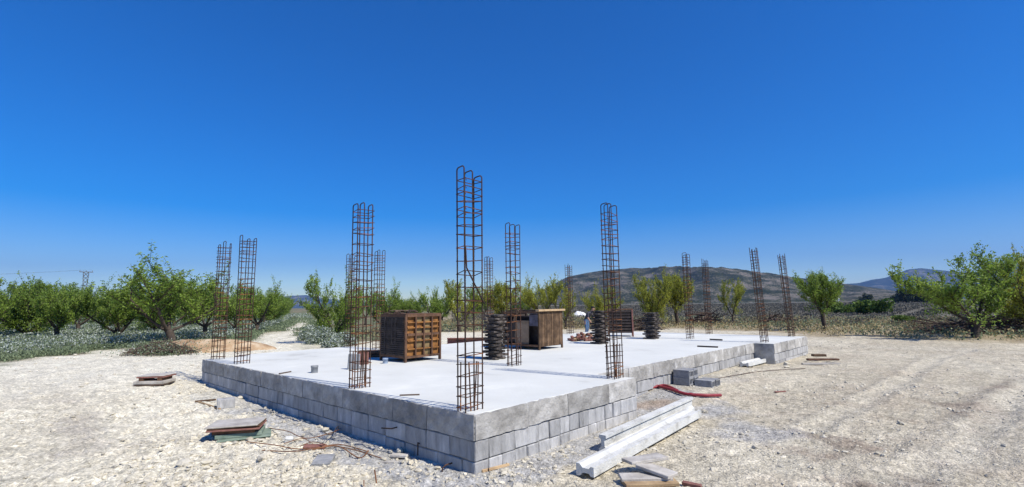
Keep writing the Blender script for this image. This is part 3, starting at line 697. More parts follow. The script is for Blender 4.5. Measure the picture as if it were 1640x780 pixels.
def crate_dark():
    o = empty('dark_crate', P(1014, 539, .65), SITE_A + .55); tag(o, 'dark barred crate with reddish end post behind the dark plate stacks', 'crate')
    Lx, Ly, H, z0 = .5, .8, .78, .1
    for x in (0, Lx):
        for y in (0, Ly): b = MB(); b.box((x, y, (H + z0) / 2), (.1 if y == 0 else .05, .05, H + z0), bev=.006); b.build('post', M_redply if y == 0 else M_frame, o)
    for j in range(8):
        z = z0 + .05 + (H - .1) * j / 7
        b = MB(); b.box((-.01, Ly / 2, z), (.04, Ly - .06, .06)); b.build('slat', M_darkslat, o)
        b = MB(); b.box((Lx, Ly / 2, z), (.04, Ly - .06, .06)); b.build('slat', M_darkslat, o)
    b = MB(); b.box((Lx / 2, Ly / 2, z0 + H / 2), (Lx - .08, Ly - .08, H - .04)); b.build('panel_pack', M_darkslat, o)
    b = MB(); b.box((Lx / 2, Ly / 2, z0 + H + .02), (Lx + .04, Ly + .05, .04)); b.build('lid', M_frame, o)
    b = MB(); b.box((Lx / 2, -.01, z0 + H / 2), (Lx - .1, .02, H - .05)); b.build('end_panel', M_sheet, o)
crate_dark()

# ------------------------------------------------------------------ stacks of dark plates
def plate_mesh(seed):
    r = random.Random(seed); a, n = .205, .05; o = []
    for q in range(4):
        c, s_ = math.cos(q * math.pi / 2), math.sin(q * math.pi / 2)
        for x, y in ((a - .03, -a), (a, -a + .03), (a, -.075), (a - n, -.06), (a - n, .06), (a, .075)): o.append((x * c - y * s_, x * s_ + y * c))
    b = MB(); lo = [(x * .9, y * .9) for x, y in o]
    n_ = len(o); vs = [(x, y, 0) for x, y in lo] + [(x, y, .014) for x, y in o] + [(x, y, .042) for x, y in o] + [(x * .94, y * .94, .048) for x, y in o]
    fs = [tuple(range(n_ - 1, -1, -1)), tuple(range(3 * n_, 4 * n_))]
    for k in range(3): fs += [(k * n_ + i, k * n_ + (i + 1) % n_, (k + 1) * n_ + (i + 1) % n_, (k + 1) * n_ + i) for i in range(n_)]
    b.add(vs, fs); return b.mesh('plate', M_rubber)
PLM = [plate_mesh(i) for i in range(2)]
def plate_stack(loc, n, label, rz, dz=.066, w=1.0):
    o = empty('plate_stack', loc, rz); tag(o, label, 'plate stack', 'stacks of dark plates on the slab')
    for k in range(n):
        p = link('plate', PLM[k % 2], o); p.location = (rng.uniform(-.015, .015) + (.022 if k % 2 else -.022), (-.018 if k % 2 else .018) + rng.uniform(-.01, .01), k * dz)
        p.rotation_euler = (0, 0, rng.uniform(-.05, .05)); s_ = w * rng.uniform(.94, 1.0); p.scale = (s_, s_, 1)
        if k < n - 1:
            q = link('spacer', SPM, o); q.location = (0, 0, k * dz + .046); q.rotation_euler = (0, 0, rng.uniform(-.1, .1)); q.scale = (w, w, 1)
b = MB(); b.prism([(.16 * math.cos(a * math.pi / 4 + .39), .16 * math.sin(a * math.pi / 4 + .39)) for a in range(8)], 0, .021); SPM = b.mesh('spacer', M_darkslat)
plate_stack(P(793, 576, .65) + Vector((0, .12, 0)), 14, 'black stack of notched plates between the orange crate and the slatted crate', SITE_A + .12, .066, .92)
plate_stack(P(963, 551, .65) + Vector((0, .12, 0)), 14, 'black stack of notched plates with reddish scraps at its foot', SITE_A - .1, .066, .95)
plate_stack(P(1046, 543, .65) + Vector((0, .12, 0)), 13, 'black stack of notched plates standing apart, beside the dark crate', SITE_A + .1, .063, 1.0)

# scrap wood pile by the second stack
pw = empty('offcut_pile', P(936, 546, .65) + Vector((0, .1, 0)), .2); tag(pw, 'low pile of reddish brown offcuts beside a black plate stack', 'scrap pile')
for k in range(60):
    a = rng.random() * math.pi; rr_ = rng.random() ** .6; x = (rng.random() - .5) * .8; y = (rng.random() - .5) * .5; hmax = .42 * max(0.05, (1 - abs(x + .0) / .55)) * (1 - abs(y) / .35)
    b = MB(); b.box((x, y, max(.03, rng.random() * hmax)), (rng.uniform(.08, .18), rng.uniform(.06, .1), rng.uniform(.04, .07)), rz=a, ry=rng.uniform(-.5, .5), bev=.008)
    b.build('offcut', rng.choice([M_redply, M_brownslat, M_timber, M_redply]), pw)

# ------------------------------------------------------------------ small things on the slab
def pipe(loc, r, h, mats, name, label, cat, tilt=0):
    b = MB(); n = 16
    prof = [(r, 0), (r, h * .72), (r * 1.1, h * .74), (r * 1.1, h), (r * .96, h), (r * .96, h * .5), (.0001, h * .5)]
    vs = [(q * math.cos(2 * math.pi * i / n), q * math.sin(2 * math.pi * i / n), z) for q, z in prof for i in range(n)]
    b.add(vs, [(k * n + i, k * n + (i + 1) % n, (k + 1) * n + (i + 1) % n, (k + 1) * n + i) for k in range(len(prof) - 1) for i in range(n)], 0, True)
    o = b.build(name, mats, None, loc); o.rotation_euler = (tilt, 0, .4); tag(o, label, cat); return o
pipe(P(503.5, 597, .65), .055, .12, M_pvc, 'pipe_stub', 'short grey pipe stub rising from the pale slab', 'pipe')
pipe(P(617, 582, .65), .05, .1, M_bluep, 'bucket', 'small bluish tub beside the orange crate leg', 'tub')
b = MB(); b.box((0, 0, .135), (.2, .045, .27), ry=.06, bev=.01, jit=.002); b.box((0, .03, .02), (.2, .1, .04)); tag(b.build('concrete_stub', M_pvc, None, P(565, 592, .65) + Vector((0, .05, 0)), .2), 'upright grey slab of concrete standing behind a rebar cage', 'slab stub')
for (px, py, w, h, rz, mm, nm, lab) in ((581, 583, .2, .22, .3, M_redply, 'timber_box', 'small reddish wooden box standing behind a rebar cage'),):
    o = empty(nm, P(px, py, .65), rz); tag(o, lab, 'box')
    for x, y, dx, dy in ((0, -w / 2, w, .02), (0, w / 2, w, .02), (-w / 2, 0, .02, w - .03), (w / 2, 0, .02, w - .03)): b = MB(); b.box((x, y, h / 2), (dx, dy, h)); b.build('side', mm, o)
    b = MB(); b.box((0, 0, .012), (w - .03, w - .03, .02)); b.build('base', mm, o)
lp = empty('rail_pile', P(604, 571, .65), .12); tag(lp, 'low pile of dark steel rails lying behind the orange crate', 'steel pile')
for k in range(6): b = MB(); b.box((rng.uniform(-.05, .05), (k % 3 - 1) * .12, .035 + .07 * (k // 3)), (.75, .1, .06), rz=rng.uniform(-.05, .05), bev=.008); b.build('rail', rng.choice([M_darkslat, M_frame]), lp)
def stick(p1, p2, r, mm, name, label, cat, z1=0, z2=0, sq=True, group=None):
    a = Vector(p1); c = Vector(p2); d = c - a; L = d.length; b = MB(); n = 6
    b.box((0, 0, r), (L, r * 2.2, r * 2), bev=r * .3, jit=r * .12)
    o = b.build(name, mm, None, (a + c) / 2, math.atan2(d.y, d.x)); o.rotation_euler.y = -math.asin(max(-1, min(1, d.z / L))); tag(o, label, cat, group); return o
stick(P(447, 599.5, .65), P(466, 596, .65), .01, M_twig, 'stick', 'thin dark stick lying on the slab by the shaded edge', 'stick')
stick(P(1117, 555.5, .65), P(1150, 557, .65), .018, M_darkslat, 'batten', 'dark batten lying on the slab above the hollow blocks', 'batten')
stick(P(1137, 544.5, .65), P(1157, 545.5, .65), .02, M_darkslat, 'batten', 'short dark batten lying on the slab near the far column cages', 'batten')
stick(P(640, 634, .65), P(672, 633, .65), .008, M_twig, 'stick', 'thin dark strip painting a cage shadow on the slab between two corner rebar cages', 'stick')  # no stick here: dark strip stands in for the corner cage's shadow
o = empty('steel_beam_pile', S(9.4, 8.6, ground_z(*S(9.4, 8.6).xy)), -.05); tag(o, 'rust red steel beams lying on pale soil behind the slab', 'steel beams')
for k in range(3): b = MB(); b.extrude_x([(-.09, 0), (.09, 0), (.09, .03), (.02, .03), (.02, .19), (.09, .19), (.09, .22), (-.09, .22), (-.09, .19), (-.02, .19), (-.02, .03), (-.09, .03)], -.9, .9); q = b.build('beam', M_redply, o); q.location = (0, (k % 2) * .22, .222 * (k // 2)); 

# ------------------------------------------------------------------ precast joists
def joist_prof(h=.20, w=.115, t=.045):
    a = w / 2; c = t / 2
    return [(-a, 0), (a, 0), (a, .04), (c, .075), (c, h - .055), (a * .8, h - .035), (a * .8, h), (-a * .8, h), (-a * .8, h - .035), (-c, h - .055), (-c, .075), (-a, .04)]
def joist(p1, p2, label, lying=False, name='concrete_joist'):
    d = p2 - p1; L = d.length; b = MB(); pr = joist_prof()
    if lying: pr = [(-(z - .1), y + .058) for y, z in pr]
    b.extrude_x(pr, 0, L)
    o = b.build(name, M_joist, None, p1, math.atan2(d.y, d.x)); o.rotation_euler.y = -math.asin(d.z / L); tag(o, label, 'concrete joist', 'precast concrete joists'); return o
def gpt(px, py, dz=0.0): q = G(px, py); return Vector((q.x, q.y, ground_z(q.x, q.y) + dz))
j1a, j1b = gpt(937, 764, .025), gpt(1113, 672, .03)
joist(j1a, j1b, 'white concrete joist lying flat with its groove upward', True)
j2a, j2b = gpt(966, 722, .0), gpt(1107, 661, .02)
joist(j2a, j2b, 'white concrete joist standing upright against the flat lying joist')
joist(gpt(1192, 588, .0), gpt(1236, 578, .03), 'short pale joist lying by the dark end face of the slab', True)

# ------------------------------------------------------------------ hollow dark blocks
def hollow_mesh():
    b = MB(); L, W_, H = .40, .25, .17
    b.box((0, 0, .015), (L, W_, .03)); b.box((0, 0, H - .015), (L, W_, .03))
    for y in (-W_ / 2 + .014, -.04, .04, W_ / 2 - .014): b.box((0, y, H / 2), (L - .004, .024, H - .06))
    return b.mesh('hollow_block', M_dblock)
HM = hollow_mesh()
lay = [(.44, 5.85, 0, 0), (.44, 6.07, 0, .03), (.44, 5.86, .138, -.03), (.45, 6.08, .138, .04), (.1, 6.02, 0, .05), (.09, 6.24, 0, .0)]
labs = ['hollow dark concrete block at the foot of the taller pair by the wall', 'hollow dark concrete block under the upper one, away from the conduit', 'hollow dark concrete block on top of the pair beside the conduit', 'hollow dark concrete block on top, away from the conduit',
        'single layer hollow dark block in front of the stacked ones', 'single layer hollow dark block in front, away from the conduit']
HSC = .8
for (u_, v_, dz, rz), lb in zip(lay, labs):
    p = S(u_, v_, 0); o = link('hollow_block', HM, None, (p.x, p.y, .195 + dz - (.04 if u_ < .2 else 0)), SITE_A + math.pi / 2 + rz); o.scale = (HSC,) * 3; tag(o, lb, 'concrete block', 'hollow blocks by the wall')
# single block on the left
p = gpt(356, 656); b = MB(); b.box((0, 0, .085), (.26, .2, .17), bev=.006)
b.box((0, -.101, .085), (.2, .01, .11)); tag(b.build('concrete_block', M_block, None, p + Vector((0, .1, 0)), .55), 'single grey concrete block on rubble beside two timber sticks', 'concrete block')

# ------------------------------------------------------------------ conduit
pts = []
hs = S(.72, 3.25 + 1.7, .17)
raw = [hs] + [gpt(*q, .04) for q in ((1044, 621), (1060, 623), (1078, 629), (1100, 635), (1130, 638), (1155, 637))]
def smooth_path(raw, k=6):
    out = []; n = len(raw)
    for i in range(n - 1):
        p0, p1, p2, p3 = raw[max(i - 1, 0)], raw[i], raw[i + 1], raw[min(i + 2, n - 1)]
        for q in range(k):
            t = q / k; out.append(.5 * ((2 * p1) + (p2 - p0) * t + (2 * p0 - 5 * p1 + 4 * p2 - p3) * t * t + (3 * p1 - 3 * p2 + p3 - p0) * t ** 3))
    return out + [raw[-1]]
pth = smooth_path(raw, 26); rad = [.025 + .0035 * (i % 2) for i in range(len(pth))]
for q in pth: q.z = max(q.z, ground_z(q.x, q.y) + .03)
b = MB(); b.tube(pth, rad, 8); tag(b.build('red_conduit', M_hose), 'red corrugated conduit coming out of the wall onto the ground', 'conduit')
raw = [S(.70, 3.25 + 1.76, .2), gpt(1064, 621, .05), gpt(1085, 629, .03)]
b = MB(); b.tube(smooth_path(raw, 14), .022, 8); tag(b.build('red_conduit', M_hose), 'short thin red conduit beside the long one at the wall hole', 'conduit')

# ------------------------------------------------------------------ boards and debris on the ground
def board_stack(loc, rz, items, label, tilt=0):
    o = empty('board_stack', loc, rz); tag(o, label, 'board stack')
    z = .0
    for (x, y, dx, dy, dz, r, mm, gap) in items:
        z += gap
        b = MB(); b.box((0, 0, 0), (dx, dy, dz), bev=min(.006, dz * .3), jit=.002)
        q = b.build('board', [mm], o); q.location = (x, y, z + dz / 2); q.rotation_euler = (rng.uniform(-.015, .015) + tilt, rng.uniform(-.015, .015), r)
        z += dz
    return o
board_stack(gpt(362, 708, .0) + Vector((0, .25, 0)), .25, [(.1, -.02, .62, .42, .02, .2, M_green, 0), (.04, .02, .54, .4, .05, .1, M_green, .0), (0, 0, .5, .36, .045, .0, M_frame, .0), (0, 0, .62, .46, .024, .02, M_redply, .0), (.0, .01, .61, .46, .012, .03, M_frame, .004), (-.01, .0, .62, .47, .02, -.02, M_board, .004)],
            'stack of reddish formwork boards on a green board in the rubble')
board_stack(gpt(235, 619, .0) + Vector((0, .25, 0)), .1, [(0, -.02, .56, .5, .03, .05, M_twig, 0), (0, -.02, .58, .48, .06, .02, M_board, 0), (-.18, 0, .09, .4, .06, 0, M_frame, 0), (.18, 0, .09, .4, .06, .0, M_frame, -.06), (0, .03, .54, .48, .025, 0, M_redply, 0), (0, .04, .53, .48, .02, .03, M_board, .003)],
            'pale board stack raised on blocks near the orange earth mound')
r0 = gpt(1038, 766)
def loose(px, py, dx, dy, dz, rz, rx, ry, z, mm, label, name='board'):
    q = gpt(px, py); b = MB(); b.box((0, 0, 0), (dx, dy, dz), bev=.005, jit=.002); o = b.build(name, mm, None, (q.x, q.y, q.z + z)); o.rotation_euler = (rx, ry, rz); tag(o, label, 'board'); return o
loose(1040, 776, .5, .2, .035, .08, 0, 0, .02, M_timber, 'timber plank lying flat under the crossed boards')
loose(1034, 773, .48, .16, .03, .0, .02, 0, .06, M_board, 'narrow grey board between the crossed boards and the plank')
loose(1052, 769, .34, .2, .028, -.75, -.05, .12, .105, M_board, 'grey board laid slanting across the board pile')
loose(1034, 757, .42, .2, .03, .32, -.06, -.02, .135, M_board, 'pale board lying on top of the small board pile')
loose(1108, 776, .17, .05, .03, -.5, 0, .05, .02, M_redply, 'short red brown wood offcut on bare ground', 'offcut')
loose(1315, 584, .95, .1, .04, -.03, 0, 0, .03, M_board, 'grey plank lying flat on bare ground below the brown one', 'plank')
loose(1318, 579.5, .85, .12, .05, .05, 0, .02, .08, M_frame, 'dark brown plank resting across a grey plank', 'plank')
loose(1312, 577, .35, .14, .06, .02, 0, .02, .15, M_brownslat, 'short brown timber on top of the two planks', 'plank')
loose(1250, 629, .26, .04, .02, .35, 0, .02, .015, M_redply, 'thin red brown splinter of wood on bare ground', 'splinter')
loose(518, 739, .2, .24, .05, .1, .12, 0, .02, M_dblock, 'grey broken tile lying flat among wires', 'tile')
loose(504, 719, .25, .1, .03, .15, .1, .05, .03, M_redply, 'reddish broken tile tangled in rusty wire', 'tile')
loose(462, 709, .09, .07, .08, .4, .3, .2, .03, M_joist, 'white lump of rubble beside the rusty wires', 'rubble')
loose(625, 737, .22, .05, .025, -.1, 0, 0, .015, M_board, 'short grey lath near the shaded wall', 'lath')
loose(640, 732, .2, .08, .03, -.2, 0, 0, .03, M_board, 'small grey board scrap by the foot of the shaded wall', 'scrap')
loose(1260, 585, .12, .1, .1, .4, .3, .2, .03, M_stone, 'pale broken rubble lump by the projecting slab', 'rubble')
loose(940, 690, .2, .07, .06, .9, .3, -.2, .04, M_pvc, 'grey concrete fragment leaning at the foot of the lit wall', 'fragment')
stick(gpt(318, 647, .01), gpt(352, 657, .01), .016, M_timber, 'timber_stick', 'brown timber stick under the single grey block', 'stick')
stick(gpt(313, 643, .02), gpt(345, 645, .03), .016, M_brownslat, 'timber_stick', 'dark timber stick running up to the single grey block', 'stick')
stick(gpt(772, 757, .0), gpt(815, 745, .0), .012, M_timber, 'timber_stick', 'pale stick lying along the foot of the lit wall', 'stick')
# thin wires in the debris
def wire(pxs, r, label, lift=.02, mm=M_wirerust, name='wire'):
    raw = [gpt(*p, lift * rng.uniform(.5, 1.8)) for p in pxs]; b = MB(); b.tube(smooth_path(raw, 5), r, 5); tag(b.build(name, mm), label, 'wire')
wire([(395, 711), (440, 716), (480, 722), (520, 718), (560, 722), (610, 736)], .006, 'long rusty wire running through the rubble past the grey tile')
wire([(430, 690), (460, 700), (490, 712), (530, 705), (545, 690)], .005, 'rusty wire arching over the reddish tile', .06)
wire([(500, 728), (540, 722), (575, 733), (590, 728)], .007, 'short kinked rusty wire beside the grey tile', .03)
wire([(455, 716), (485, 705), (505, 716), (520, 722), (500, 716), (480, 722)], .005, 'tangled loop of rusty wire by the white lump', .05)
wire([(420, 722), (470, 726), (510, 721), (545, 716), (590, 724)], .006, 'rusty wire crossing under the tangled loop', .01)
wire([(540, 695), (530, 705), (518, 716)], .006, 'short dark wire propped near the wall', .1, M_twig)
wire([(1150, 606), (1190, 600), (1230, 596), (1290, 592)], .008, 'thin dark wire on the ground past the hollow blocks', .01, M_twig)
wire([(1205, 590), (1170, 584), (1150, 580)], .012, 'dark rod lying at the foot of the far wall', .03, M_twig)
def stake(px, py, h, lean, r, label):
    q = gpt(px, py, -.03); b = MB(); b.tube([q, q + Vector((lean * .4, 0, h * .5)), q + Vector((lean, .01, h))], r, 6); tag(b.build('rebar_stake', M_wirerust), label, 'stake')
stake(604, 777, .17, -.03, .007, 'rusty bent stake stuck in the rubble')
stake(583, 779, .09, -.005, .005, 'short rusty stake beside the taller bent one')
stake(541, 690, .1, .0, .004, 'thin dark pin standing near the shaded wall')
def wallbar(u, v, z, pts, label):
    b = MB(); b.tube([Vector((0, 0, 0))] + [Vector(q) for q in pts], .008, 6); o = b.build('wall_bar', M_rust2, None, S(u, v, z), SITE_A); tag(o, label, 'steel bar')
wallbar(.35, .005, .12, [(-.09, 0, .0), (-.13, 0, -.02), (-.14, 0, -.1)], 'bent dark bar sticking out low on the shaded wall near its corner')
wallbar(.9, .0, .22, [(-.03, .0, .02), (-.03, .0, -.12)], 'short dark bar hanging on the shaded wall')
wallbar(1.35, .0, .33, [(-.06, .03, -.01), (-.07, .22, -.03)], 'thin rusty bar sticking out under the shaded edge panels')
for k, (v, l, lab) in enumerate(((.13, .09, 'short upright pin at the lit wall foot, at the corner'), (.16, .12, 'taller upright pin at the lit wall foot, at the corner'), (.36, .09, 'short upright pin at the lit wall foot, by the pale stick'), (.42, .11, 'taller upright pin at the lit wall foot, by the pale stick'))):
    b = MB(); q = S(-.03, v, -.06); b.tube([q, q + Vector((.003, 0, l + .05))], .005, 5); tag(b.build('steel_pin', M_rust2), lab, 'pin')

# ------------------------------------------------------------------ loose stones
def ico():
    t = (1 + 5 ** .5) / 2
    v = np.array([(-1, t, 0), (1, t, 0), (-1, -t, 0), (1, -t, 0), (0, -1, t), (0, 1, t), (0, -1, -t), (0, 1, -t), (t, 0, -1), (t, 0, 1), (-t, 0, -1), (-t, 0, 1)], float)
    f = np.array([(0, 11, 5), (0, 5, 1), (0, 1, 7), (0, 7, 10), (0, 10, 11), (1, 5, 9), (5, 11, 4), (11, 10, 2), (10, 7, 6), (7, 1, 8), (3, 9, 4), (3, 4, 2), (3, 2, 6), (3, 6, 8), (3, 8, 9), (4, 9, 5), (2, 4, 11), (6, 2, 10), (8, 6, 7), (9, 8, 1)])
    return v / np.linalg.norm(v[0]), f
IV, IF = ico()
def stones(name, C, size, label, material, flat=.62):
    n = len(C); sc = size[:, None, None] * NR.uniform(.6, 1.35, (n, 1, 3)); sc[:, :, 2] *= flat
    V = IV[None] * NR.uniform(.72, 1.25, (n, 12, 1)) * sc; a = NR.uniform(0, 6.28, n); ca, sa = np.cos(a)[:, None], np.sin(a)[:, None]
    V = np.stack([V[:, :, 0] * ca - V[:, :, 1] * sa, V[:, :, 0] * sa + V[:, :, 1] * ca, V[:, :, 2]], -1) + C[:, None, :]
    F = (IF[None] + (np.arange(n) * 12)[:, None, None]).reshape(-1, 3)
    o = link(name, np_mesh(name, V.reshape(-1, 3), F, material)); tag(o, label, name.replace('_', ' ') if label else None, None, 'stuff'); return o
n = 110000
r = 3.2 * np.exp(NR.uniform(0, 1, n) ** .9 * math.log(24 / 3.2)); th = NR.uniform(-1.0, 1.0, n)
x, y = r * np.sin(th), r * np.cos(th)
dens = .05 + 1.0 * sm((1.2 - x) / 2.5) * sm((x + 5.6) / 3) * sm((12 - y) / 4) * .8 + .3 * sm((fbm(x * .8, y * .8, 3, 55) - .52) * 7)
dens *= np.where(x > 3.5, .8, 1) * (.35 + 1.1 * sm((fbm(x * 2.2, y * 2.2, 3, 58) - .38) * 5))
ok = (NR.uniform(0, 1, n) < dens) & ~in_poly(x, y, SLAB_W) & (dist_poly(x, y, SLAB_W) > .05) & (clear_mask(x, y) > .5)
x, y, r = x[ok], y[ok], r[ok]
size = np.clip(.011 * np.exp(NR.normal(0, .7, len(x))) * (1 + .028 * r), .006, .055) * np.where(x > 2.2, .6, .74)
z = g(x, y) + fine_height(x, y) + size * .12
stones('rubble', np.stack([x, y, z], 1), size, 'loose pale limestone rubble scattered over the cleared ground', M_stone)
big = [(560, 692), (550, 684), (478, 702), (455, 742), (295, 745), (385, 640), (670, 722), (520, 690), (972, 672), (985, 676), (1260, 590), (1128, 662), (640, 725), (90, 575), (120, 570), (420, 735), (330, 745)]
for k, (px, py) in enumerate(big):
    q = gpt(px, py); rs = np.random.RandomState(k); s_ = .05 + .03 * rs.rand(); Vv = IV * rs.uniform(.75, 1.2, (12, 1)) * np.array([1.2, .9, .65]) * s_
    o = link('stone', np_mesh('stone', Vv, IF, M_stone), None, q + Vector((0, 0, s_ * .25)), rs.rand() * 6); tag(o, 'larger loose pale stone lying on the cleared rubble ground', 'stone', 'larger loose stones')

# ------------------------------------------------------------------ earth mound and brush on it
def mound(name, c, lx, ly, h, rz, seed, material, label, cat):
    nx, ny = 60, 30; V = []
    gx, gy = np.meshgrid(np.linspace(-1, 1, nx), np.linspace(-1, 1, ny)); rr_ = np.hypot(gx, gy)
    hh = h * np.clip(1 - rr_ ** 2, 0, 1) * (.55 + .9 * fbm(gx * 3 + seed, gy * 2.5, 4, seed)) + .06 * (fbm(gx * 14, gy * 9, 3, seed + 3) - .5) * (rr_ < 1)
    X = gx * lx; Y = gy * ly; ca, sa = math.cos(rz), math.sin(rz); wx = c.x + X * ca - Y * sa; wy = c.y + X * sa + Y * ca
    Z = g(wx, wy) + hh - .05 - .12 * sm((rr_ - .85) / .2)
    i = np.arange(ny - 1)[:, None] * nx; j = np.arange(nx - 1)[None, :]; F = np.stack([i + j, i + j + 1, i + nx + j + 1, i + nx + j], -1).reshape(-1, 4)
    V = np.stack([wx - c.x, wy - c.y, Z], -1).reshape(-1, 3)
    o = link(name, np_mesh(name, V, F, material, smooth=True), None, (c.x, c.y, 0)); tag(o, label, cat); return o
mc = G(330, 562); mound('earth_mound', mc, 2.6, 1.1, .46, .3, 4, M_earth, 'low mound of orange earth between the orchard and the slab', 'earth mound')

def brush_mesh(name, n, rx, ry, h, seed, r0=.012, ln=(.5, 1.3)):
    r = random.Random(seed); b = MB()
    for k in range(n):
        a = r.random() * 6.28; q = r.random() ** .6; x = math.cos(a) * rx * q; y = math.sin(a) * ry * q; z = r.random() * h * (1 - q * .8)
        d = Vector((r.uniform(-1, 1), r.uniform(-1, 1), r.uniform(-.15, .45))).normalized() * r.uniform(*ln); p = Vector((x, y, z + .02)); rad = r0 * r.uniform(.4, 1.6)
        pts_ = [p - d * .5, p + Vector((r.uniform(-.05, .05), r.uniform(-.05, .05), .04)), p + d * .5]
        for t in pts_: t.z = max(t.z, .01)
        b.tube(pts_, [rad, rad * .8, rad * .4], 4, caps=False)
    return b.mesh(name, M_twig)
def brush(px, py, n, rx, ry, h, seed, label, r0=.012, ln=(.5, 1.3)):
    q = gpt(px, py); o = link('brush_pile', brush_mesh('brush_pile', n, rx, ry, h, seed, r0, ln), None, q); tag(o, label, 'brush pile'); return o
brush(256, 568, 330, 1.15, .45, .5, 1, 'dark heap of cut brush on the orange earth mound', .009, (.3, .9))
brush(1600, 533, 260, 3.2, 1.2, .95, 2, 'long heap of dark pruned branches behind the low limbed tree', .02, (.9, 2.4))
brush(1500, 530, 130, 1.6, .8, .6, 3, 'smaller heap of pruned branches beside the low limbed tree', .016, (.7, 1.8))
brush(1127, 519, 60, .9, .6, .9, 4, 'dark uprooted stump with branches in the field edge', .05, (.9, 2.2))
brush(1245, 519, 70, 1.1, .7, .8, 6, 'dark heap of branches behind the projecting slab cages', .03, (.8, 2.0))
brush(1030, 529, 120, .9, .6, 1.1, 7, 'spiky heap of roots behind the separate plate stack', .02, (.7, 1.5))

# ------------------------------------------------------------------ trees
def make_tree(seed, H=3.4, W=1.75, nl=4, leaf=.08, n_leaf=40, trunk_h=.6, tr=.115, dens=1.0, spiky=.5, skirt=1):
    r = random.Random(seed); rs = np.random.RandomState(seed); b = MB(); pts_leaf = []
    tl = Vector((r.uniform(-.12, .12), r.uniform(-.12, .12), trunk_h))
    b.tube([(0, 0, -.12), (0, 0, .08), tl * .55 + Vector((r.uniform(-.04, .04), r.uniform(-.04, .04), 0)), tl], [tr * 1.45, tr * 1.12, tr, tr * 1.02], 8)
    def limb(p, d, L, rad, up, seg=5, wob=.12):
        out = [p]; rads = [rad]; dd = d.normalized(); q = p.copy()
        for i in range(seg):
            dd = (dd + Vector((r.uniform(-wob, wob), r.uniform(-wob, wob), up / seg + r.uniform(-wob, wob) * .5))).normalized(); q = q + dd * L / seg; out.append(q.copy()); rads.append(rad * (1 - .62 * (i + 1) / seg))
        return out, rads, dd
    def at(path, t):
        f = t * (len(path) - 1); i = min(int(f), len(path) - 2); return path[i].lerp(path[i + 1], f - i), (path[i + 1] - path[i]).normalized()
    def leaves(path, t0, n, spread):
        for _ in range(int(n * dens)):
            t = t0 + (1 - t0) * r.random(); p, d = at(path, t); pts_leaf.append((p.x + r.gauss(0, spread), p.y + r.gauss(0, spread), p.z + r.gauss(0, spread)))
    a0 = r.random() * 6.28
    for k in range(nl):
        a = a0 + 2 * math.pi * (k + r.uniform(-.28, .28)) / nl; el = r.uniform(.4, 1.05)
        d = Vector((math.cos(a) * math.cos(el), math.sin(a) * math.cos(el), math.sin(el)))
        Lm = r.uniform(.85, 1.15) * (H - trunk_h) * .56
        p1, r1, e1 = limb(tl - Vector((0, 0, .06)), d, Lm, tr * .55, .3); b.tube(p1, r1, 6, caps=False); leaves(p1, .4, n_leaf * 1.2, .1)
        for s in range(r.choice((8, 9, 10))):
            t = r.uniform(.18, 1.0) if s else 1.0; p, dd = at(p1, t); aa = r.random() * 6.28
            d2 = (dd * .7 + Vector((math.cos(aa), math.sin(aa), r.uniform(-.25, .55))) * .75).normalized()
            p2, r2, e2 = limb(p, d2, r.uniform(.6, 1.1) * (H - trunk_h) * .36, tr * .17, .3, 4, .16); b.tube(p2, r2, 5, caps=False)
            leaves(p2, .25, n_leaf * .7, .075)
            for w in range(r.choice((7, 8, 9))):
                t = r.uniform(.15, 1.0); p, dd = at(p2, t); aa = r.random() * 6.28
                d3 = (dd * .5 + Vector((math.cos(aa) * .8, math.sin(aa) * .8, r.uniform(-.3, .5) + spiky)) * .9).normalized()
                L3 = r.uniform(.2, .5) * (H / 3.4) * (1.9 if r.random() < .2 else 1)
                p3, r3, e3 = limb(p, d3, L3, tr * .07, .25, 3, .12); b.tube(p3, r3, 4, caps=False)
                leaves(p3, .05, n_leaf * (.45 + .6 * L3), .042)
        for s in range(skirt):
            p, dd = at(p1, r.uniform(.15, .6)); aa = a + r.uniform(-1.2, 1.2)
            p2, r2, e2 = limb(p, Vector((math.cos(aa), math.sin(aa), r.uniform(-.35, .15))), r.uniform(.5, .95) * (H - trunk_h) * .3, tr * .12, .15, 4, .2); b.tube(p2, r2, 4, caps=False)
            leaves(p2, .15, n_leaf * 2.2, .1)
    C = np.array(pts_leaf); zmin = C[:, 2].min()
    V, F = leaf_quads(C, leaf, .46, .25, rs)
    ext = np.percentile(np.hypot(C[:, 0], C[:, 1]), 97); top = np.percentile(C[:, 2], 99.7)
    return b.mesh('trunk', M_bark), (V, F), ext, top

VAR = []
for s in range(6):
    tk, (V, F), ext, top = make_tree(100 + s, nl=(4, 5, 4, 3, 5, 4)[s], tr=(.088, .115, .1, .1, .115, .1)[s], n_leaf=(38, 50, 42, 46, 54, 52)[s], trunk_h=(.55, .4, .65, .5, .8, .45)[s], leaf=.08, spiky=(.8, .5, .6, .5, .4, .6)[s], skirt=(0, 4, 0, 1, 1, 1)[s])
    cr = np_mesh('crown', V, F, M_leaf); cr2 = np_mesh('crown', V, F, M_leaf2); VAR.append((tk, cr, cr2, ext, top))

def tree(px, py, top_py, width_px, var, rz, label, group=None, olive=False, loc=None, name='almond_tree', hscale=None):
    tk, cr, cr2, ext, top = VAR[var]
    if loc is None: q = G(px, py)
    else: q = loc
    if hscale is None:
        dist = math.hypot(q.x, q.y); depth = Vector((q.x, q.y, q.z - CAM_Z)).dot(FW)
        tp = at_dist(px, top_py, dist); H = tp.z - q.z; wd = width_px * depth / F_PX / 2
    else: H, wd = hscale
    o = empty(name, (q.x, q.y, q.z), rz); sxy = wd / ext; sz = H / top; o.scale = (sxy, sxy, sz)
    tag(o, label, 'tree', group); link('trunk', tk, o); link('crown', cr2 if olive else cr, o); return o
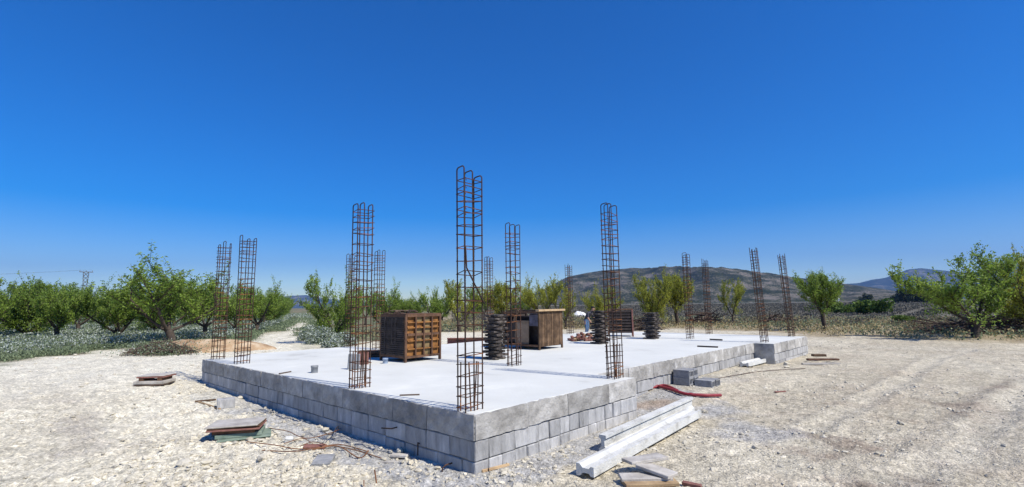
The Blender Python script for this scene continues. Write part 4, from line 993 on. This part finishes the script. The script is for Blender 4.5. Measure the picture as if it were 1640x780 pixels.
# singled out trees
tree(275, 554, 405, 165, 0, .4, 'tallest almond tree with airy upright shoots behind the orange earth mound')
tree(90, 552, 462, 95, 4, 2.0, 'small almond tree with one bare trunk standing in white flowers')
tree(178, 547, 458, 110, 3, 1.0, 'almond tree with a forked twin trunk in white flowers')
tree(42, 546, 446, 125, 1, 4.0, 'broad almond tree left of the small single trunk one, by the power pole side')
tree(-15, 548, 440, 110, 5, 5.1, 'almond tree at the outer end of the first orchard row')
tree(326, 546, 445, 110, 2, 5.2, 'almond tree right behind the orange mound and slab corner cages')
tree(375, 537, 452, 90, 5, 1.9, 'almond tree behind the second rebar cage on the shaded edge')
tree(534, 549, 437, 105, 1, 2.6, 'bushy almond tree with grey shrubs at its foot where the path begins')
tree(612, 535, 452, 70, 0, 3.9, 'almond tree behind the rebar cage beside the orange crate')
tree(690, 533, 462, 75, 2, 1.1, 'leaning almond tree behind the orange panel crate')
tree(737, 531, 447, 90, 3, 3.3, 'yellow green almond tree behind the braced corner cage', olive=True)
tree(800, 527, 452, 75, 4, .2, 'almond tree between the braced cage and the dark plate stack', olive=True)
tree(868, 527, 440, 90, 2, 2.2, 'almond tree rising behind the slatted crate', olive=True)
tree(906, 527, 458, 60, 3, 4.5, 'almond tree with forked trunk beside the slatted crate', olive=True)
tree(965, 524, 455, 60, 1, 5.5, 'yellow green tree behind the plate stack with scraps', olive=True)
tree(1047, 522, 435, 76, 1, .7, 'yellow green almond tree behind the separate plate stack', olive=True)
tree(1086, 521, 438, 76, 4, 3.0, 'yellow green almond tree next to the tall straight cage', olive=True)
tree(1175, 519, 446, 58, 3, 1.7, 'small almond tree with V shaped trunk in front of the hill', olive=True)
tree(1322, 529, 434, 86, 4, 2.9, 'rounded green almond tree standing alone past the slab end')
tree(1563, 541, 398, 195, 5, .5, 'spreading low limbed tree beside heaps of pruned branches')
tree(1655, 535, 403, 135, 1, 2.2, 'almond tree past the low limbed tree, behind the pruned branches', olive=True)

# orchard rows left of the path, and the few beyond on its right
base = np.array([-16.1, 31.2]); perp = np.array([-ORCH_DIR[1], ORCH_DIR[0]]); cnt = 0
for row in range(0, 9):
    for k in range(-3, 18):
        p = base + ORCH_DIR * (k * 5.2 + rng.uniform(-.4, .4)) + perp * (row * 5.2 + rng.uniform(-.3, .3))
        dist = math.hypot(*p)
        if dist < 30.5 or dist > 120 or p[1] < 10: continue
        pxx = 820 + F_PX * p[0] / p[1]
        if pxx < -60 or (row > 2 and dist > 75): continue
        if row > 0 and dist > 95: continue
        H = rng.uniform(2.6, 3.5); loc = Vector((p[0], p[1], float(g(p[0], p[1]))))
        tree(0, 0, 0, 0, rng.randrange(6), rng.random() * 6, 'green almond tree in the orchard rows beyond the white flowers', 'orchard row trees', loc=loc, hscale=(H, H * rng.uniform(.5, .66))); cnt += 1
for (px, py, tp, w, v) in ((585, 521, 462, 52, 2), (640, 517, 478, 45, 4), (660, 516, 470, 48, 0), (708, 516, 466, 45, 1), (760, 518, 458, 50, 5), (775, 512, 470, 40, 2), (835, 516, 460, 48, 0), (660, 508, 480, 30, 3), (620, 508, 482, 28, 5), (560, 507, 482, 30, 4)):
    tree(px, py, tp, w, v, rng.random() * 6, 'almond tree in the farther rows behind the slab', 'trees behind the slab', olive=rng.random() < .4)

# far dark trees, hedge
def blob_crown(seed, n, rx, ry, rz_, size, material):
    rs = np.random.RandomState(seed); k = 9; cs = rs.uniform(-.6, .6, (k, 3)) * np.array([rx, ry, rz_]); c = cs[rs.randint(0, k, n)]
    d = rs.normal(size=(n, 3)); d /= np.linalg.norm(d, axis=1, keepdims=True); C = c + d * rs.uniform(.25, .55, (n, 1)) * np.array([rx, ry, rz_]); C[:, 2] += rz_
    V, F = leaf_quads(C, size, .7, .1, rs); return np_mesh('crown', V, F, material)
PC = [blob_crown(40 + i, 900, 3.2, 3.2, 2.6, .75, M_pine) for i in range(3)]
HC = [blob_crown(50 + i, 900, 1.8, 1.8, 1.0, .4, M_hedge) for i in range(3)]
tb = MB(); tb.tube([(0, 0, -.2), (.1, 0, 1.6), (0, .1, 3.0)], [.3, .22, .15], 7); TBM = tb.mesh('trunk', M_bark)
tb = MB(); [tb.tube([(0, 0, -.1), (.3 * math.cos(a), .3 * math.sin(a), .5), (.7 * math.cos(a), .7 * math.sin(a), 1.1)], [.06, .04, .02], 5) for a in (0, 1.6, 3.1, 4.6)]; SBM = tb.mesh('stem', M_bark)
def far_tree(px, dist, s, label, group, k):
    q = at_dist(px, 488, dist); z = float(g(q.x, q.y)); o = empty('evergreen_tree', (q.x, q.y, z), k * 1.3); o.scale = (s, s, s * rng.uniform(.9, 1.1)); tag(o, label, 'tree', group)
    link('trunk', TBM, o); link('crown', PC[k % 3], o)
for k, (px, dist, s) in enumerate([(1447, 260, 1.0), (1462, 255, 1.1), (1476, 262, 1.0), (1490, 258, 1.15), (1505, 265, 1.0), (1520, 260, 1.1), (1437, 270, .7)]):
    far_tree(px, dist, s, 'dark evergreen tree in the far clump below the mountain', 'far evergreen clump', k)
far_tree(1388, 330, .95, 'lone dark evergreen dome in the far fields', None, 1)
far_tree(1380, 460, .8, 'small dark evergreen beyond the lone dome in the fields', None, 2)
def bush(px, py, s, label, group, k, name='hedge_bush'):
    q = G(px, py); o = empty(name, (q.x, q.y, q.z), k * 1.1); o.scale = (s, s, s * rng.uniform(.8, 1.2)); tag(o, label, 'bush', group); link('stem', SBM, o); link('foliage', HC[k % 3], o)
for k, px in enumerate(range(1338, 1412, 9)): bush(px, 503 + rng.uniform(-1, 1), rng.uniform(.45, .7), 'green bush in the hedge row behind the lone almond tree', 'hedge bushes', k)
for k, (px, py, s) in enumerate(((1446, 519, .28), (1455, 518, .24))): bush(px, py, s, 'low round green bush on the field edge near pruned branches', 'field edge bushes', k)

# grey flowering shrubs at the foot of the path tree
def shrub(px, py, w, h, seed, label):
    q = G(px, py); rs = np.random.RandomState(seed); n = 1500
    d = rs.normal(size=(n, 3)); d /= np.linalg.norm(d, axis=1, keepdims=True); C = d * rs.uniform(.3, 1, (n, 1)) ** .5 * np.array([w, w * .8, h]); C[:, 2] = np.abs(C[:, 2]) + .03
    V, F = leaf_quads(C, .085, .5, .4, rs); mi = (rs.rand(len(F)) < .55).astype(int)
    o = empty('flowering_shrub', q, 0); tag(o, label, 'shrub', 'grey flowering shrubs'); link('foliage', np_mesh('foliage', V, F, [M_grass, M_flower], mi), o)
    b = MB(); [b.tube([(0, 0, -.05), (.3 * w * math.cos(a), .3 * w * math.sin(a), h * .6)], [.02, .008], 5) for a in (0, 2, 4)]; b.build('stem', M_bark, o)
shrub(515, 551, .75, .75, 1, 'grey green flowering shrub at the foot of the bushy tree by the path')
shrub(497, 545, .6, .7, 2, 'smaller grey flowering shrub on the path edge')
shrub(550, 552, .6, .5, 3, 'grey flowering shrub between the bushy tree and the slab corner')
shrub(535, 556, .5, .35, 4, 'low green flowering shrub touching the slab rear edge')

# ------------------------------------------------------------------ meadow, grass, field scrub
def tufts(C, size, h, material, name, label, cat, nb=5, mix=None, spread=.12, up=1.2):
    n = len(C); K = np.repeat(np.arange(n), nb); base_ = C[K] + np.stack([NR.normal(0, 1, n * nb) * spread * size[K] * 4, NR.normal(0, 1, n * nb) * spread * size[K] * 4, NR.uniform(.1, 1, n * nb) * h[K]], 1)
    V, F = leaf_quads(base_, size[K], .55, up); mi = None
    mats = [material]
    if mix:
        mats = [material, mix[0]]; mi = ((NR.rand(n * nb) < mix[1]) & (base_[:, 2] - C[K][:, 2] > .35 * h[K])).astype(int)
    o = link(name, np_mesh(name, V, F, mats, mi)); tag(o, label, cat, None, 'stuff'); return o
n = 60000
r = 15 * np.exp(NR.uniform(0, 1, n) * math.log(110 / 15)); th = NR.uniform(-.92, -.26, n); x, y = r * np.sin(th), r * np.cos(th)
cmk = clear_mask(x, y); path = (x + 9.0) * ORCH_DIR[1] - (y - 22) * ORCH_DIR[0]
ok = (cmk < .35) & (path < 1.2); x, y, r, cmk = x[ok], y[ok], r[ok], cmk[ok]
ht = (.28 + .3 * fbm(x * .5, y * .5, 3, 61)); edge = sm((dist_poly(x, y, CLEAR) - .3) / 1.6)
c_ = np.stack([x, y, g(x, y)], 1); sz = .034 + .0016 * r
inner = edge > .45
tufts(c_[inner], sz[inner], ht[inner], M_grass, 'white_flower_meadow', 'meadow of white flowers and grey green stalks under the almond trees', 'flower meadow', 8, (M_flower, .36), .34)
tufts(c_[~inner], sz[~inner], ht[~inner] * .5, M_grass, 'grass_edge', 'green grass fringe between white flowers and cleared ground', 'grass', 8, None, .4)
n = 16000
x = NR.uniform(-9, 45, n); y = NR.uniform(18, 48, n); cmk = clear_mask(x, y); ad = np.arctan2(x, y)
ok = (cmk < .3) & (np.abs(ad) < .85) & (np.hypot(x, y) < 50); x, y = x[ok], y[ok]; q = vnoise(x * .25, y * .5, 63)
dg = NR.rand(len(x)) < np.clip(1.5 - q * 1.9, .12, .95); c_ = np.stack([x, y, g(x, y)], 1); rr2 = np.hypot(x, y)
tufts(c_[dg], .07 + .001 * rr2[dg], .12 + .18 * NR.rand(dg.sum()), M_straw, 'dry_grass', 'dry yellow grass strip along the edge of the cleared ground', 'grass', 5, None, .3)
tufts(c_[~dg], .08 + .001 * rr2[~dg], .15 + .25 * NR.rand((~dg).sum()), M_grass, 'weed_strip', 'green weeds growing along the field edge', 'weeds', 5, (M_straw, .4), .3)
n = 80000
r = 36 * np.exp(NR.uniform(0, 1, n) * math.log(330 / 36)); th = NR.uniform(-.12, .86, n); x, y = r * np.sin(th), r * np.cos(th)
rowp = np.sin((x * .75 - y * .66) * 2 * math.pi / 3.0); ok = (rowp > -.2) & (vnoise(x * .02, y * .03, 71) > .22); x, y, r = x[ok], y[ok], r[ok]
tufts(np.stack([x, y, g(x, y)], 1), .05 + .0017 * r, .1 + .16 * NR.rand(len(x)) + .001 * r, M_scrub, 'field_scrub', 'dull brown grey scrub covering the far field below the hill', 'scrub', 3, None, .3)
# dark herb on the mound side
n = 400; q = G(256, 569); x = q.x + NR.normal(0, .7, n); y = q.y + NR.normal(0, .3, n)
tufts(np.stack([x, y, g(x, y)], 1), np.full(n, .05), NR.uniform(.1, .6, n), M_grass, 'mound_weeds', 'green weeds at the foot of the earth mound', 'weeds', 5, (M_flower, .15), .3)

# ------------------------------------------------------------------ power pole and wires
pd = 124.0; ptop = at_dist(138, 436, pd); gz = float(g(ptop.x, ptop.y)); PH = ptop.z - gz
pole = empty('power_pole', (ptop.x, ptop.y, gz), math.atan2(ptop.y, ptop.x) - math.pi / 2); tag(pole, 'lattice steel power pole with a wide crossarm beyond the orchard', 'power pole')
b = MB()
for sx in (-1, 1):
    for sy in (-1, 1): b.tube([(sx * .2, sy * .2, 0), (sx * .25, sy * .25, PH * .6), (sx * .4, sy * .25, PH)], .06, 4)
for k in range(12):
    z0, z1 = PH * k / 12, PH * (k + 1) / 12; w0 = .2 + .18 * (k / 12) ** 2; w1 = .2 + .18 * ((k + 1) / 12) ** 2
    for sy in (-1, 1): b.tube([(-w0, sy * .23, z0), (w1, sy * .23, z1)], .045, 4); b.tube([(w0, sy * .23, z0), (-w1, sy * .23, z1)], .045, 4)
b.build('mast', M_steel, pole)
b = MB(); b.box((0, 0, PH + .05), (2.0, .22, .14)); b.build('crossarm', M_steel, pole)
for x in (-.9, 0, .9): b = MB(); b.tube([(x, 0, PH + .1), (x, 0, PH + .28), (x, 0, PH + .34)], [.05, .06, .03], 8); b.build('insulator', M_steel, pole)
for k, off in enumerate((-.9, 0, .9)):
    a = Vector((ptop.x, ptop.y, ptop.z + .45)) + Vector((off * .9, off * .3, 0)); e = a + Vector((-70, -12, -.4)); b = MB()
    b.tube([a.lerp(e, t) + Vector((0, 0, -2.2 * 4 * t * (1 - t) * .5)) for t in [i / 12 for i in range(13)]], .006, 4)
    tag(b.build('overhead_wire', M_steel), 'thin overhead wire running from the power pole', 'wire', 'overhead wires')

# ------------------------------------------------------------------ far white buildings
def hut(px, py, dist, w, h, label):
    q = at_dist(px, py, dist); z = float(g(q.x, q.y)); o = empty('farm_shed', (q.x, q.y, z), -math.atan2(q.x, q.y) + .2); tag(o, label, 'shed')
    b = MB(); b.box((0, 0, h * .4), (w, w * .6, h * .8)); b.build('wall', M_white, o)
    b = MB(); b.extrude_x([(-w * .34, h * .78), (w * .34, h * .78), (0, h * 1.1)], -w * .53, w * .53); b.build('roof', M_white, o)
    b = MB(); b.box((w * .1, -w * .3 - .03, h * .3), (w * .2, .06, h * .6)); b.build('door', M_steel, o)
mound('sheeted_heap', G(928, 507), 1.1, .6, .62, -.1, 9, M_white, 'low heap under a white sheet in the field behind the plate stacks', 'sheeted heap')
hut(1336, 489, 420, 6, 3.4, 'tiny white shed in the far fields below the hill')

# ------------------------------------------------------------------ person behind the slab
def person():
    pp = at_dist(940.5, 520, 24.2); z = float(g(pp.x, pp.y)) - .02
    o = empty('person', (pp.x, pp.y, z), .9); o.scale = (.95, .95, .93); tag(o, 'person in dark top and blue jeans bending forward behind the slab', 'person')
    J = [(0, .05, .84, .15, .11), (0, -.02, 1.0, .14, .1), (0, -.15, 1.17, .165, .11), (0, -.25, 1.26, .07, .065), (0, -.3, 1.31, .058, .06), (0, -.36, 1.38, .085, .098), (0, -.38, 1.455, .07, .08),
         (-.1, .05, .78, .095, .1), (-.115, -.02, .43, .062, .068), (-.12, .04, .1, .043, .05), (-.125, -.11, .035, .042, .032),
         (.1, .05, .78, .095, .1), (.12, .03, .43, .062, .068), (.125, .11, .1, .043, .05), (.13, -.03, .035, .042, .032),
         (-.2, -.18, 1.2, .06, .06), (-.25, -.2, .94, .045, .045), (-.22, -.33, .74, .034, .034), (-.21, -.36, .67, .03, .022),
         (.2, -.18, 1.2, .06, .06), (.25, -.24, .95, .045, .045), (.2, -.43, .84, .034, .034), (.18, -.5, .81, .03, .022)]
    E_ = [(0, 1), (1, 2), (2, 3), (3, 4), (4, 5), (5, 6), (0, 7), (7, 8), (8, 9), (9, 10), (0, 11), (11, 12), (12, 13), (13, 14), (2, 15), (15, 16), (16, 17), (17, 18), (2, 19), (19, 20), (20, 21), (21, 22)]
    me = bpy.data.meshes.new('body'); me.from_pydata([j[:3] for j in J], E_, [])
    ob = link('body_skin', me); sk = ob.modifiers.new('skin', 'SKIN'); su = ob.modifiers.new('sub', 'SUBSURF'); su.levels = 2; su.render_levels = 2
    if not me.skin_vertices:
        bpy.context.view_layer.objects.active = ob; ob.select_set(True)
        try: bpy.ops.mesh.customdata_skin_add()
        except Exception: pass
    for i, s_ in enumerate(me.skin_vertices[0].data): s_.radius = J[i][3:5]; s_.use_root = (i == 0)
    dg_ = bpy.context.evaluated_depsgraph_get(); ev = ob.evaluated_get(dg_); body = bpy.data.meshes.new_from_object(ev); bpy.data.objects.remove(ob)
    body.name = 'body'
    body.materials.clear()
    for mm in (M_denim, M_shirt, M_skin, M_hair): body.materials.append(mm)
    for p_ in body.polygons:
        c = p_.center; p_.use_smooth = True
        arm = abs(c.x) > .17 and c.z > .62
        p_.material_index = 2 if ((c.z > 1.27 and c.y < -.24) or (arm and c.z < .98)) else 1 if (c.z > .88 or arm) else 3 if c.z < .075 else 0
    link('body', body, o)
    rs = np.random.RandomState(3); hv = IV * np.array([.092, .105, .085]); hm = np_mesh('hair', hv * rs.uniform(.95, 1.05, (12, 1)), IF, M_hair, smooth=True)
    h_ = link('hair', hm, o); h_.location = (0, -.345, 1.465)
    b = MB()
    for s_ in (-1, 1):
        hx, hy, hz = (-.21, -.36, .67) if s_ < 0 else (.18, -.5, .81)
        for k in range(4): b.tube([(hx + (k - 1.5) * .018, hy, hz), (hx + (k - 1.5) * .02, hy - .045, hz - .025), (hx + (k - 1.5) * .02, hy - .06, hz - .06 + .006 * abs(k - 1))], [.0095, .0085, .007], 5)
        b.tube([(hx - s_ * .025, hy + .02, hz), (hx - s_ * .055, hy - .02, hz - .02)], [.01, .008], 5)
    b.build('fingers', M_skin, o)
    b = MB(); b.tube([(0, -.445, 1.41), (0, -.475, 1.385), (0, -.45, 1.37)], [.01, .016, .01], 5); [b.tube([(sx * .035, -.43, 1.42), (sx * .035, -.446, 1.42)], .01, 6) for sx in (-1, 1)]; b.build('face', M_skin, o)
person()

# ------------------------------------------------------------------ haze
b = MB(); b.box((0, 0, 450), (19000, 19000, 910)); hz = b.mesh('haze', [])
hm = bpy.data.materials.new('haze_air'); hm.use_nodes = True; hn = hm.node_tree; hn.nodes.clear()
ho = hn.nodes.new('ShaderNodeOutputMaterial'); pv = hn.nodes.new('ShaderNodeVolumePrincipled')
pv.inputs['Color'].default_value = (.24, .48, 1.0, 1); pv.inputs['Density'].default_value = 1.0e-4; pv.inputs['Anisotropy'].default_value = .1
hn.links.new(pv.outputs[0], ho.inputs['Volume']); hz.materials.append(hm)
tag(link('haze', hz), 'pale bluish air haze filling the plain', 'haze', None, 'stuff')
